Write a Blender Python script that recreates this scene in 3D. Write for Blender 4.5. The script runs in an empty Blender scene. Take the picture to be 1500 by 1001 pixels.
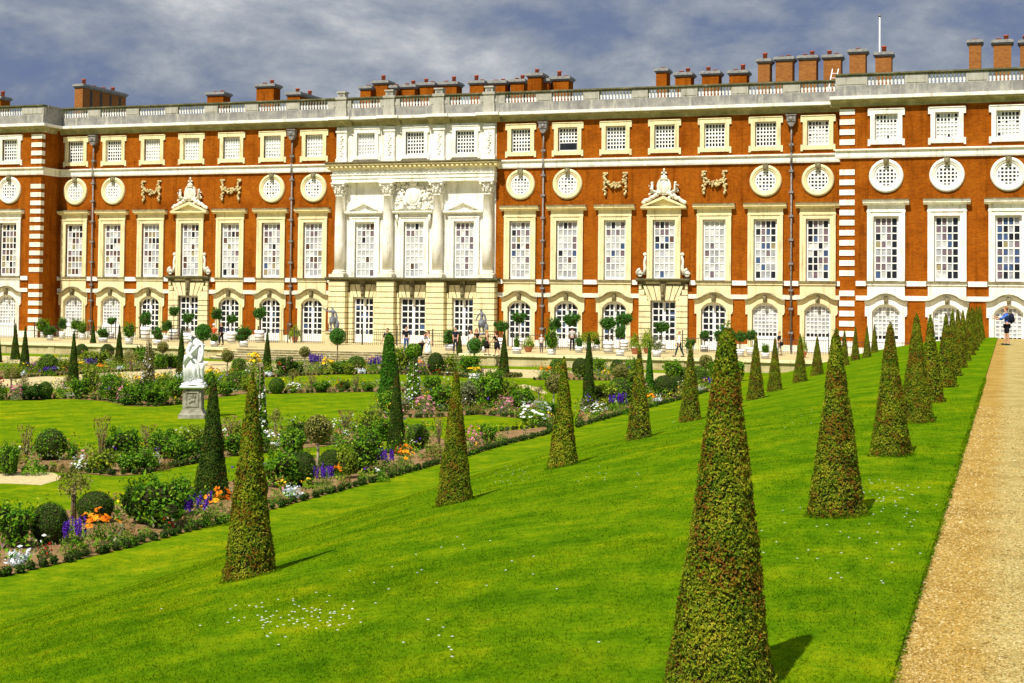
import bpy, math, random
import numpy as np
from mathutils import Vector, Matrix
R = math.radians
random.seed(7)
S = bpy.context.scene
COL = S.collection
PI = math.pi

# ------------------------------------------------------------------ camera numbers (fitted)
YAW, PITCH, ROLL, F, CY, H = 0.3258298, 0.0332254, 0.0098976, 2157.067, 361.976, 2.05
_c, _s = math.cos(YAW), math.sin(YAW)
_rt = np.array([_c, _s, 0.]); _fl = np.array([-_s, _c, 0.]); _uz = np.array([0, 0, 1.])
_fw = _fl*math.cos(PITCH) + _uz*math.sin(PITCH); _up = -_fl*math.sin(PITCH) + _uz*math.cos(PITCH)
_r2 = math.cos(ROLL)*_rt + math.sin(ROLL)*_up; _u2 = math.cos(ROLL)*_up - math.sin(ROLL)*_rt
CAM = np.array([0, 0, H])
def ray(x, y): return _fw + _r2*(x-750)/F + _u2*(CY-y)/F
def at(x, y, z):
    d = ray(x, y); return CAM + d*((z-H)/d[2])
def atY(x, y, Y):
    d = ray(x, y); return CAM + d*(Y/d[1])
def ppm(P): return F/float((np.asarray(P)-CAM) @ _fw)

# ------------------------------------------------------------------ tagging / linking
def tag(o, label=None, cat=None, group=None, kind=None):
    if label: o['label'] = label
    if cat: o['category'] = cat
    if group: o['group'] = group
    if kind: o['kind'] = kind
    return o
def empty(name, loc=(0, 0, 0), rz=0, parent=None):
    o = bpy.data.objects.new(name, None); COL.objects.link(o)
    o.location = [float(a) for a in loc]; o.rotation_euler = (0, 0, rz); o.empty_display_size = .3
    if parent: o.parent = parent
    return o
def link(name, me, parent=None, loc=(0, 0, 0), rz=0):
    o = bpy.data.objects.new(name, me); COL.objects.link(o)
    o.location = [float(a) for a in loc]; o.rotation_euler = (0, 0, rz)
    if parent: o.parent = parent
    return o
def copy_tree(o, parent=None):
    c = o.copy(); COL.objects.link(c)
    if parent: c.parent = parent
    for ch in list(o.children): copy_tree(ch, c)
    return c

# ------------------------------------------------------------------ materials
def newmat(name):
    m = bpy.data.materials.new(name); m.use_nodes = True
    nt = m.node_tree; b = nt.nodes['Principled BSDF']
    return m, nt, b
def N(nt, t, **kw):
    n = nt.nodes.new(t)
    for k, v in kw.items():
        if k.startswith('i_'):
            n.inputs[int(k[2:]) if k[2:].isdigit() else k[2:].replace('_', ' ')].default_value = v
        else: setattr(n, k, v)
    return n
def ramp(nt, fac, stops, interp='LINEAR'):
    n = nt.nodes.new('ShaderNodeValToRGB'); cr = n.color_ramp; cr.interpolation = interp
    while len(cr.elements) < len(stops): cr.elements.new(.5)
    for e, (p, c) in zip(cr.elements, stops):
        e.position = p; e.color = (c[0], c[1], c[2], 1)
    nt.links.new(fac, n.inputs[0]); return n.outputs[0]
def noise(nt, scale, detail=4, rough=.6, vec=None, dist=0.):
    n = nt.nodes.new('ShaderNodeTexNoise'); n.inputs['Scale'].default_value = scale
    n.inputs['Detail'].default_value = detail; n.inputs['Roughness'].default_value = rough; n.inputs['Distortion'].default_value = dist
    if vec is not None: nt.links.new(vec, n.inputs['Vector'])
    return n.outputs['Fac']
def pos(nt, sc=(1, 1, 1)):
    g = nt.nodes.new('ShaderNodeNewGeometry')
    m = nt.nodes.new('ShaderNodeMapping'); m.inputs['Scale'].default_value = sc
    nt.links.new(g.outputs['Position'], m.inputs['Vector']); return m.outputs[0]
def mix(nt, fac, a, b, mode='MIX'):
    n = nt.nodes.new('ShaderNodeMix'); n.data_type = 'RGBA'; n.blend_type = mode
    for v, i in ((fac, 0), (a, 6), (b, 7)):
        if hasattr(v, 'is_output'): nt.links.new(v, n.inputs[i])
        elif i == 0: n.inputs[0].default_value = v
        else: n.inputs[i].default_value = (v[0], v[1], v[2], 1)
    return n.outputs[2]
def bump(nt, b, h, strength=.3, dist=.02):
    n = nt.nodes.new('ShaderNodeBump'); n.inputs['Strength'].default_value = strength; n.inputs['Distance'].default_value = dist
    nt.links.new(h, n.inputs['Height']); nt.links.new(n.outputs[0], b.inputs['Normal'])
def spec(b, rough, sp=.3):
    b.inputs['Roughness'].default_value = rough; b.inputs['Specular IOR Level'].default_value = sp

def m_noise(name, stops, scale, rough=.8, sp=.2, sc=(1, 1, 1), detail=5, bmp=0., bs=None, mix2=None):
    m, nt, b = newmat(name); v = pos(nt, sc)
    f = noise(nt, scale, detail, .65, v); c = ramp(nt, f, stops)
    if mix2:
        f2 = noise(nt, mix2[0], 3, .6, v); c = mix(nt, ramp(nt, f2, mix2[1]), c, mix2[2], 'MULTIPLY')
    nt.links.new(c, b.inputs['Base Color']); spec(b, rough, sp)
    if bmp: bump(nt, b, noise(nt, bs or scale*4, 4, .6, v), bmp)
    return m
def m_plain(name, c, rough=.6, sp=.3, metal=0.):
    m, nt, b = newmat(name); v = pos(nt)
    f = noise(nt, 9, 4, .6, v)
    k = lambda s: tuple(min(1, x*s) for x in c)
    nt.links.new(ramp(nt, f, [(.3, k(.88)), (.7, k(1.1))]), b.inputs['Base Color']); spec(b, rough, sp)
    b.inputs['Metallic'].default_value = metal
    return m
def m_leaf(name, stops, nscale=3., patch=None, rough=.55, trans=.25):
    """foliage: colour from a per-leaf value and a soft noise through the plant"""
    m, nt, b = newmat(name)
    a = N(nt, 'ShaderNodeAttribute', attribute_name='r')
    v = pos(nt); f = noise(nt, nscale, 3, .6, v)
    mm = N(nt, 'ShaderNodeMath', operation='MULTIPLY_ADD'); nt.links.new(f, mm.inputs[0]); mm.inputs[1].default_value = .9
    m2 = N(nt, 'ShaderNodeMath', operation='MULTIPLY'); nt.links.new(a.outputs['Fac'], m2.inputs[0]); m2.inputs[1].default_value = .5
    m3 = N(nt, 'ShaderNodeMath', operation='SUBTRACT'); nt.links.new(m2.outputs[0], m3.inputs[0]); m3.inputs[1].default_value = .2
    nt.links.new(m3.outputs[0], mm.inputs[2])
    c = ramp(nt, mm.outputs[0], stops)
    if patch:
        f2 = noise(nt, patch[0], 3, .65, v)
        ma = N(nt, 'ShaderNodeMath', operation='MULTIPLY_ADD'); nt.links.new(a.outputs['Fac'], ma.inputs[0]); ma.inputs[1].default_value = .35
        nt.links.new(f2, ma.inputs[2])
        c = mix(nt, ramp(nt, ma.outputs[0], [(patch[1], (0, 0, 0)), (patch[1]+.12, (1, 1, 1))]), c, patch[2])
    nt.links.new(c, b.inputs['Base Color']); spec(b, rough, .03)
    if trans:
        out = nt.nodes['Material Output']; t = N(nt, 'ShaderNodeBsdfTranslucent'); nt.links.new(c, t.inputs['Color'])
        ms = N(nt, 'ShaderNodeMixShader'); ms.inputs[0].default_value = trans
        nt.links.new(b.outputs[0], ms.inputs[1]); nt.links.new(t.outputs[0], ms.inputs[2]); nt.links.new(ms.outputs[0], out.inputs[0])
    return m
M = {}
def m_brick():
    m, nt, b = newmat('red_brick'); g = N(nt, 'ShaderNodeNewGeometry')
    sp_ = N(nt, 'ShaderNodeSeparateXYZ'); nt.links.new(g.outputs['Position'], sp_.inputs[0])
    ad = N(nt, 'ShaderNodeMath', operation='ADD'); nt.links.new(sp_.outputs[0], ad.inputs[0]); nt.links.new(sp_.outputs[1], ad.inputs[1])
    cb = N(nt, 'ShaderNodeCombineXYZ'); nt.links.new(ad.outputs[0], cb.inputs[0]); nt.links.new(sp_.outputs[2], cb.inputs[1])
    br = N(nt, 'ShaderNodeTexBrick'); nt.links.new(cb.outputs[0], br.inputs['Vector'])
    br.inputs['Scale'].default_value = 1.; br.inputs['Brick Width'].default_value = .24; br.inputs['Row Height'].default_value = .075
    br.inputs['Mortar Size'].default_value = .006; br.inputs['Bias'].default_value = -.1
    br.inputs['Color1'].default_value = (.335, .082, .004, 1); br.inputs['Color2'].default_value = (.22, .050, .0035, 1); br.inputs['Mortar'].default_value = (.35, .13, .02, 1)
    v = pos(nt)
    c = mix(nt, 1., br.outputs[0], ramp(nt, noise(nt, .55, 6, .7, v), [(.3, (.66, .60, .55)), (.5, (1, 1, 1)), (.72, (1.16, 1.28, 1.2))]), 'MULTIPLY')
    c = mix(nt, ramp(nt, noise(nt, 3.1, 4, .75, v), [(.62, (0, 0, 0)), (.8, (.5, .5, .5))]), c, (.40, .15, .022))
    st = N(nt, 'ShaderNodeMapping'); st.inputs['Scale'].default_value = (1.3, 1.3, .09); nt.links.new(g.outputs['Position'], st.inputs[0])
    c = mix(nt, 1., c, ramp(nt, noise(nt, 1.6, 5, .7, st.outputs[0]), [(.30, (.60, .55, .52)), (.5, (1, 1, 1))]), 'MULTIPLY')
    nt.links.new(c, b.inputs['Base Color']); spec(b, .95, .0); bump(nt, b, br.outputs['Fac'], .25, .01)
    return m
M['brick'] = m_brick()
M['brick_brown'] = m_noise('old_brown_brick', [(.3, (.20, .075, .018)), (.55, (.33, .125, .025)), (.75, (.42, .19, .05))], 2.5, sc=(1, 1, 4), bmp=.3)
def m_stone(name, c, dirt=.75, scale=.9):
    k = lambda s: tuple(min(1., x*s) for x in c)
    m, nt, b = newmat(name); v = pos(nt); sv = pos(nt, (1.6, 1.6, .16))
    q = ramp(nt, noise(nt, scale, 5, .65, v), [(.28, k(.78)), (.5, k(1.)), (.75, k(1.1))])
    q = mix(nt, ramp(nt, noise(nt, 2.4, 4, .65, v), [(.3, (0, 0, 0)), (.7, (.6, .6, .6))]), q, (dirt, dirt*.95, dirt*.82), 'MULTIPLY')
    q = mix(nt, 1., q, ramp(nt, noise(nt, 1.9, 5, .7, sv), [(.30, (.62, .60, .54)), (.47, (1, 1, 1))]), 'MULTIPLY')
    q = mix(nt, 1., q, ramp(nt, noise(nt, 9., 4, .75, v), [(.30, (.80, .79, .74)), (.5, (1, 1, 1))]), 'MULTIPLY')
    nt.links.new(q, b.inputs['Base Color']); spec(b, .85, .1); bump(nt, b, noise(nt, 14, 4, .6, v), .15); return m
M['cream'] = m_stone('cream_limestone', (.84, .75, .46), .88)
M['pale'] = m_stone('pale_limestone', (.86, .83, .72), .88)
M['white'] = m_stone('white_stone', (.90, .89, .84), .92)
def m_parapet():
    m, nt, b = newmat('stained_grey_stone'); v = pos(nt); v2 = pos(nt, (1.4, 1.4, .18))
    c = ramp(nt, noise(nt, 1.1, 6, .7, v), [(.3, (.17, .165, .16)), (.5, (.27, .26, .24)), (.72, (.42, .40, .34))])
    c = mix(nt, ramp(nt, noise(nt, 1.8, 5, .7, v2), [(.54, (0, 0, 0)), (.70, (.7, .7, .7))]), c, (.60, .57, .46))
    c = mix(nt, ramp(nt, noise(nt, 2.6, 5, .7, v2), [(.32, (.75, .75, .75)), (.45, (0, 0, 0))]), c, (.17, .16, .15))
    nt.links.new(c, b.inputs['Base Color']); spec(b, .85, .15); bump(nt, b, noise(nt, 12, 4, .6, v), .3)
    return m
M['parapet'] = m_parapet()
M['weathered'] = m_noise('weathered_shade_stone', [(.3, (.10, .085, .035)), (.55, (.20, .17, .09)), (.75, (.42, .38, .26))], 2.2, .9, .1)  # weathered tone; also paints shade on step risers and hood fillets
M['coping'] = m_noise('mossy_coping', [(.3, (.07, .075, .035)), (.55, (.14, .13, .07)), (.75, (.30, .28, .20))], 1.5, .9, .1, bmp=.3)
M['wallgrey'] = m_stone('grey_parapet_stone', (.47, .455, .40), .7)
M['baluster'] = m_stone('baluster_stone', (.82, .83, .84), .86)
M['sash'] = m_plain('white_paint', (.86, .86, .83), .35, .4)
M['lead'] = m_noise('lead_grey', [(.3, (.11, .10, .10)), (.7, (.30, .28, .26))], 6, .55, .4, bmp=.2)
M['leadstatue'] = m_noise('dark_lead', [(.3, (.07, .075, .09)), (.55, (.17, .18, .21)), (.75, (.34, .34, .37))], 5, .5, .4, bmp=.3)
M['iron'] = m_plain('black_iron', (.035, .032, .03), .5, .4)
M['slate'] = m_noise('roof_lead', [(.3, (.10, .11, .12)), (.7, (.2, .21, .22))], 2, .6)
M['pot_red'] = m_plain('red_clay_pot', (.42, .09, .035), .8)
M['chimcap'] = m_noise('chimney_cap_stone', [(.3, (.18, .18, .17)), (.7, (.36, .35, .32))], 4, .85)
M['soffit'] = m_noise('shaded_stained_stone', [(.3, (.22, .20, .09)), (.55, (.36, .33, .17)), (.75, (.55, .51, .32))], 1.3, .9, .05)  # olive stain, darkened further to carry the shade under the cornice
M['carving'] = m_noise('tan_carved_stone', [(.3, (.34, .25, .10)), (.55, (.62, .51, .26)), (.75, (.80, .71, .44))], 5, .85, .1, bmp=.3)
M['marble'] = m_noise('white_marble', [(.3, (.62, .63, .64)), (.5, (.84, .84, .84)), (.8, (.92, .92, .91))], 4, .5, .3, bmp=.15)
M['pedestal'] = m_noise('weathered_pedestal', [(.28, (.13, .11, .07)), (.48, (.29, .27, .21)), (.7, (.44, .42, .35))], 3.2, .85, .15, bmp=.4, bs=16)
M['wallstone'] = m_noise('garden_wall_stone', [(.28, (.24, .19, .08)), (.5, (.46, .39, .20)), (.75, (.62, .55, .33))], .9, .85, .15, sc=(1, 1, .5), bmp=.3, bs=10)
M['terracotta'] = m_plain('terracotta', (.46, .17, .085), .8)
def m_glass(name, c, rough=.12, sp=.35):
    m, nt, b = newmat(name); v = pos(nt); f = noise(nt, 1.7, 3, .6, v); f2 = noise(nt, 16, 2, .5, v)
    k = lambda s: tuple(x*s for x in c)
    nt.links.new(ramp(nt, f, [(.3, k(.65)), (.7, k(1.25))]), b.inputs['Base Color']); spec(b, rough, sp); bump(nt, b, f2, .08, .02)
    return m
PANES = [m_glass('pane_dark', (.016, .018, .024)), m_glass('pane_white_blind', (.54, .55, .54), .3), m_glass('pane_grey_blind', (.36, .37, .40), .25),
         m_glass('pane_mauve', (.17, .125, .15)), m_glass('pane_brown', (.11, .060, .045)), m_glass('pane_blue', (.055, .09, .19)), m_glass('pane_ochre', (.30, .25, .14), .3)]

# grass: shared by the lawn sheet and the blades
def m_grass(name, blade=False):
    m, nt, b = newmat(name); v = pos(nt)
    st = pos(nt, (1, .35, 1))
    big = noise(nt, .22, 4, .6, v); mid = noise(nt, 1.6, 5, .7, v); fine = noise(nt, 22, 4, .75, v)
    c = ramp(nt, mid, [(.30, (.050, .120, .002)), (.48, (.090, .172, .0025)), (.62, (.135, .205, .003)), (.8, (.20, .23, .006))])
    c = mix(nt, 1., c, ramp(nt, big, [(.3, (.80, .90, .9)), (.55, (1, 1, 1)), (.75, (1.5, 1.14, 1.)) ]), 'MULTIPLY')
    c = mix(nt, 1., c, ramp(nt, fine, [(.25, (.62, .68, .6)), (.5, (1, 1, 1)), (.75, (1.3, 1.22, 1.2))]), 'MULTIPLY')
    c = mix(nt, 1., c, ramp(nt, noise(nt, 6.5, 4, .7, v), [(.28, (.60, .76, .75)), (.5, (1, 1, 1)), (.74, (1.38, 1.18, 1.25))]), 'MULTIPLY')
    # parterre lawn is yellower than the bank
    g = N(nt, 'ShaderNodeNewGeometry'); sx = N(nt, 'ShaderNodeSeparateXYZ'); nt.links.new(g.outputs['Position'], sx.inputs[0])
    mr = N(nt, 'ShaderNodeMapRange'); nt.links.new(sx.outputs[0], mr.inputs[0])
    mr.inputs[1].default_value = -17; mr.inputs[2].default_value = -8; mr.inputs[3].default_value = 1; mr.inputs[4].default_value = 0
    c = mix(nt, mr.outputs[0], c, mix(nt, 1., c, (1.32, 1.14, 1.3), 'MULTIPLY'))
    # mowing bands
    wv = N(nt, 'ShaderNodeTexWave'); wv.inputs['Scale'].default_value = .16; wv.inputs['Distortion'].default_value = 2.5; wv.inputs['Detail Scale'].default_value = .4
    mp = N(nt, 'ShaderNodeMapping'); mp.inputs['Rotation'].default_value = (0, 0, .5); nt.links.new(g.outputs['Position'], mp.inputs[0]); nt.links.new(mp.outputs[0], wv.inputs['Vector'])
    c = mix(nt, 1., c, ramp(nt, wv.outputs['Fac'], [(.3, (.88, .93, .9)), (.7, (1.08, 1.04, 1))]), 'MULTIPLY')
    if blade:
        a = N(nt, 'ShaderNodeAttribute', attribute_name='r')
        c = mix(nt, 1., c, ramp(nt, a.outputs['Fac'], [(0, (1.0, 1.05, .8)), (.6, (1.5, 1.4, 1.2)), (1, (2.3, 1.8, 2.6))]), 'MULTIPLY')
    nt.links.new(c, b.inputs['Base Color']); spec(b, .8, .0)
    if blade:
        out = nt.nodes['Material Output']; t = N(nt, 'ShaderNodeBsdfTranslucent'); nt.links.new(c, t.inputs['Color'])
        ms = N(nt, 'ShaderNodeMixShader'); ms.inputs[0].default_value = .4
        nt.links.new(b.outputs[0], ms.inputs[1]); nt.links.new(t.outputs[0], ms.inputs[2]); nt.links.new(ms.outputs[0], out.inputs[0])
    else: bump(nt, b, fine, .5, .03)
    return m
M['grass'] = m_grass('mown_grass'); M['blade'] = m_grass('grass_blade', True)
def m_gravel():
    m, nt, b = newmat('tan_gravel'); v = pos(nt)
    vo = N(nt, 'ShaderNodeTexVoronoi'); vo.inputs['Scale'].default_value = 75; nt.links.new(v, vo.inputs['Vector'])
    c = ramp(nt, vo.outputs['Color'], [(.1, (.20, .14, .035)), (.4, (.48, .365, .11)), (.7, (.59, .465, .175)), (.95, (.72, .61, .32))])
    c = mix(nt, 1., c, ramp(nt, noise(nt, 1.3, 5, .65, v), [(.3, (.72, .66, .55)), (.5, (1, 1, 1)), (.7, (1.1, 1.12, 1.2))]), 'MULTIPLY')
    c = mix(nt, ramp(nt, noise(nt, 9, 5, .75, v), [(.55, (0, 0, 0)), (.75, (.7, .7, .7))]), c, (.30, .19, .045))
    tr = pos(nt, (.28, 2.6, 1)); c = mix(nt, ramp(nt, noise(nt, .55, 4, .6, tr), [(.60, (0, 0, 0)), (.68, (.55, .55, .55))]), c, (.27, .175, .05))
    # looser ochre gravel along the lawn edge
    g = N(nt, 'ShaderNodeNewGeometry'); sx = N(nt, 'ShaderNodeSeparateXYZ'); nt.links.new(g.outputs['Position'], sx.inputs[0])
    ad = N(nt, 'ShaderNodeMath', operation='MULTIPLY_ADD'); nt.links.new(noise(nt, 2.2, 4, .7, v), ad.inputs[0]); ad.inputs[1].default_value = .5; nt.links.new(sx.outputs[0], ad.inputs[2])
    c = mix(nt, ramp(nt, ad.outputs[0], [(0., (.75, .75, .75)), (.22, (0, 0, 0))]), c, mix(nt, 1., c, (.92, .68, .30), 'MULTIPLY'))
    nt.links.new(c, b.inputs['Base Color']); spec(b, .9, .1); bump(nt, b, vo.outputs['Distance'], .9, .02)
    return m
M['gravel'] = m_gravel()
M['palegravel'] = m_noise('pale_gravel', [(.3, (.38, .30, .14)), (.5, (.50, .41, .21)), (.75, (.62, .53, .31))], 7, .9, .1, bmp=.3, bs=40)
M['stone_chip'] = m_leaf('gravel_stone', [(.2, (.20, .13, .03)), (.5, (.40, .29, .10)), (.8, (.52, .41, .19)), (.97, (.80, .74, .56))], 8, None, .85, 0)
M['soil'] = m_noise('bare_soil', [(.3, (.13, .075, .032)), (.5, (.24, .145, .065)), (.75, (.34, .225, .115))], 4, .95, .05, bmp=.8, bs=18)
# foliage
M['yew'] = m_leaf('yew_olive', [(.16, (.035, .075, .004)), (.34, (.105, .185, .008)), (.55, (.23, .28, .012)), (.82, (.42, .38, .03))], 5., (4.2, .73, (.23, .105, .015)))
M['yewdark'] = m_leaf('yew_dark', [(.25, (.014, .042, .006)), (.5, (.045, .10, .011)), (.75, (.10, .155, .016)), (.9, (.16, .17, .025))], 4., (2.2, .80, (.14, .055, .015)))
M['yewgreen'] = m_leaf('yew_fresh_green', [(.25, (.02, .09, .006)), (.5, (.05, .19, .010)), (.8, (.12, .28, .02))], 4.)
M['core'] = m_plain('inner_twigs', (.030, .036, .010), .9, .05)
M['bush'] = m_leaf('bush_green', [(.2, (.022, .085, .006)), (.42, (.075, .21, .010)), (.65, (.17, .33, .016)), (.88, (.32, .42, .04))], 4.)
M['bushdark'] = m_leaf('bush_dark', [(.25, (.012, .042, .006)), (.5, (.04, .105, .010)), (.8, (.10, .19, .018))], 4.)
M['bushlight'] = m_leaf('bush_yellow_green', [(.25, (.08, .16, .008)), (.5, (.20, .30, .014)), (.8, (.38, .42, .05))], 4.)
M['sage'] = m_leaf('grey_green', [(.25, (.09, .12, .05)), (.5, (.18, .21, .09)), (.8, (.32, .33, .18))], 4.)
M['olive'] = m_leaf('olive_ball', [(.2, (.06, .08, .012)), (.5, (.19, .19, .035)), (.8, (.40, .36, .12))], 6.)
M['russet'] = m_leaf('russet_leaf', [(.2, (.07, .07, .015)), (.5, (.20, .14, .035)), (.8, (.38, .24, .09))], 6.)
M['tubleaf'] = m_leaf('tub_tree_green', [(.2, (.014, .07, .010)), (.5, (.045, .18, .018)), (.8, (.12, .30, .035))], 4.)
M['stem'] = m_plain('grey_bark', (.20, .15, .09), .9, .1)
M['stempale'] = m_plain('pale_bark', (.46, .40, .30), .9, .1)
def m_petal(name, c, c2): return m_leaf(name, [(.15, c2), (.5, c), (.85, tuple(min(1, x*1.25) for x in c))], 3., None, .6, .2)
FL = {'purple': m_petal('purple_petal', (.11, .03, .42), (.05, .012, .2)), 'orange': m_petal('orange_petal', (.90, .30, .015), (.7, .16, .01)),
      'yellow': m_petal('yellow_petal', (.88, .58, .03), (.7, .4, .02)), 'red': m_petal('red_petal', (.50, .03, .02), (.25, .015, .01)),
      'white': m_petal('white_petal', (.85, .86, .84), (.6, .64, .62)), 'pink': m_petal('pink_petal', (.68, .26, .36), (.45, .12, .22)),
      'silver': m_petal('silver_leaf', (.74, .80, .86), (.45, .52, .56)), 'magenta': m_petal('magenta_petal', (.30, .06, .22), (.16, .03, .12))}
SKIN = m_plain('skin', (.58, .31, .20), .5, .3)
CLOTH = {}
def cloth(c):
    c = tuple(c)
    if c not in CLOTH: CLOTH[c] = m_plain('cloth_%d' % len(CLOTH), c, .85, .1)
    return CLOTH[c]

# ------------------------------------------------------------------ mesh builder
class MB:
    def __init__(s): s.v = []; s.f = []; s.m = []; s.sm = []
    def quad(s, a, b, c, d, m=0, sm=False):
        i = len(s.v); s.v += [a, b, c, d]; s.f.append((i, i+1, i+2, i+3)); s.m.append(m); s.sm.append(sm)
    def poly(s, pts, m=0):
        i = len(s.v); s.v += list(pts); s.f.append(tuple(range(i, i+len(pts)))); s.m.append(m); s.sm.append(False)
    def box(s, x0, x1, y0, y1, z0, z1, m=0):
        i = len(s.v)
        s.v += [(x0, y0, z0), (x1, y0, z0), (x1, y1, z0), (x0, y1, z0), (x0, y0, z1), (x1, y0, z1), (x1, y1, z1), (x0, y1, z1)]
        for f in ((0, 3, 2, 1), (4, 5, 6, 7), (0, 1, 5, 4), (1, 2, 6, 5), (2, 3, 7, 6), (3, 0, 4, 7)):
            s.f.append(tuple(i+k for k in f)); s.m.append(m); s.sm.append(False)
    def prism(s, pts, y0, y1, m=0):
        """outline in (x,z), anticlockwise seen from -y, pushed from y0 (front) to y1"""
        n = len(pts); i = len(s.v)
        s.v += [(x, y0, z) for x, z in pts] + [(x, y1, z) for x, z in pts]
        s.f.append(tuple(i+k for k in range(n))); s.f.append(tuple(i+n+k for k in reversed(range(n))))
        s.m += [m, m]; s.sm += [False]*2
        for k in range(n):
            k2 = (k+1) % n
            s.f.append((i+k2, i+k, i+n+k, i+n+k2)); s.m.append(m); s.sm.append(False)
    def xprof(s, x0, x1, pts, m=0):
        """profile in (y,z) pushed along x"""
        n = len(pts); i = len(s.v)
        s.v += [(x0, y, z) for y, z in pts] + [(x1, y, z) for y, z in pts]
        s.f.append(tuple(i+k for k in range(n))); s.f.append(tuple(i+n+k for k in reversed(range(n)))); s.m += [m, m]; s.sm += [False]*2
        for k in range(n):
            k2 = (k+1) % n
            s.f.append((i+k2, i+k, i+n+k, i+n+k2)); s.m.append(m); s.sm.append(False)
    def yprof(s, y0, y1, pts, m=0):
        n = len(pts); i = len(s.v)
        s.v += [(x, y0, z) for x, z in pts] + [(x, y1, z) for x, z in pts]
        s.f.append(tuple(i+k for k in range(n))); s.f.append(tuple(i+n+k for k in reversed(range(n)))); s.m += [m, m]; s.sm += [False]*2
        for k in range(n):
            k2 = (k+1) % n
            s.f.append((i+k2, i+k, i+n+k, i+n+k2)); s.m.append(m); s.sm.append(False)
    def lathe(s, prof, n=12, c=(0, 0, 0), m=0, axis='z', smooth=True):
        i = len(s.v)
        for r, z in prof:
            for k in range(n):
                a = 2*PI*k/n
                s.v.append((c[0]+r*math.cos(a), c[1]+r*math.sin(a), c[2]+z) if axis == 'z' else (c[0]+r*math.cos(a), c[1]+z, c[2]+r*math.sin(a)))
        for j in range(len(prof)-1):
            for k in range(n):
                k2 = (k+1) % n
                s.f.append((i+j*n+k, i+j*n+k2, i+(j+1)*n+k2, i+(j+1)*n+k)); s.m.append(m); s.sm.append(smooth)
        s.f.append(tuple(i+k for k in reversed(range(n)))); s.f.append(tuple(i+(len(prof)-1)*n+k for k in range(n))); s.m += [m, m]; s.sm += [False]*2
    def ell(s, c, r, nu=10, nv=6, m=0, rot=None):
        i = len(s.v); rows = []
        for j in range(nv+1):
            t = PI*j/nv; row = []
            for k in range(nu):
                a = 2*PI*k/nu
                p = Vector((r[0]*math.sin(t)*math.cos(a), r[1]*math.sin(t)*math.sin(a), r[2]*math.cos(t)))
                if rot is not None: p = rot @ p
                row.append(len(s.v)); s.v.append((c[0]+p.x, c[1]+p.y, c[2]+p.z))
            rows.append(row)
        for j in range(nv):
            for k in range(nu):
                k2 = (k+1) % nu
                s.f.append((rows[j][k], rows[j+1][k], rows[j+1][k2], rows[j][k2])); s.m.append(m); s.sm.append(True)
    def tube(s, pts, rad, n=6, m=0):
        pts = [Vector(p) for p in pts]; i0 = len(s.v)
        if not hasattr(rad, '__len__'): rad = [rad]*len(pts)
        for j, p in enumerate(pts):
            d = (pts[min(j+1, len(pts)-1)] - pts[max(j-1, 0)]).normalized()
            a = d.orthogonal().normalized(); b = d.cross(a)
            for k in range(n):
                t = 2*PI*k/n; q = p + (a*math.cos(t)+b*math.sin(t))*rad[j]; s.v.append(tuple(q))
        for j in range(len(pts)-1):
            for k in range(n):
                k2 = (k+1) % n
                s.f.append((i0+j*n+k, i0+j*n+k2, i0+(j+1)*n+k2, i0+(j+1)*n+k)); s.m.append(m); s.sm.append(True)
        s.f.append(tuple(i0+k for k in reversed(range(n)))); s.f.append(tuple(i0+(len(pts)-1)*n+k for k in range(n))); s.m += [m, m]; s.sm += [False]*2
    def mesh(s, name, mats):
        me = bpy.data.meshes.new(name); me.from_pydata(s.v, [], s.f)
        for mt in (mats if isinstance(mats, (list, tuple)) else [mats]): me.materials.append(mt)
        me.polygons.foreach_set('material_index', s.m); me.polygons.foreach_set('use_smooth', s.sm)
        me.update(); return me
    def build(s, name, mats, parent=None, loc=(0, 0, 0), rz=0): return link(name, s.mesh(name, mats), parent, loc, rz)

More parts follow.
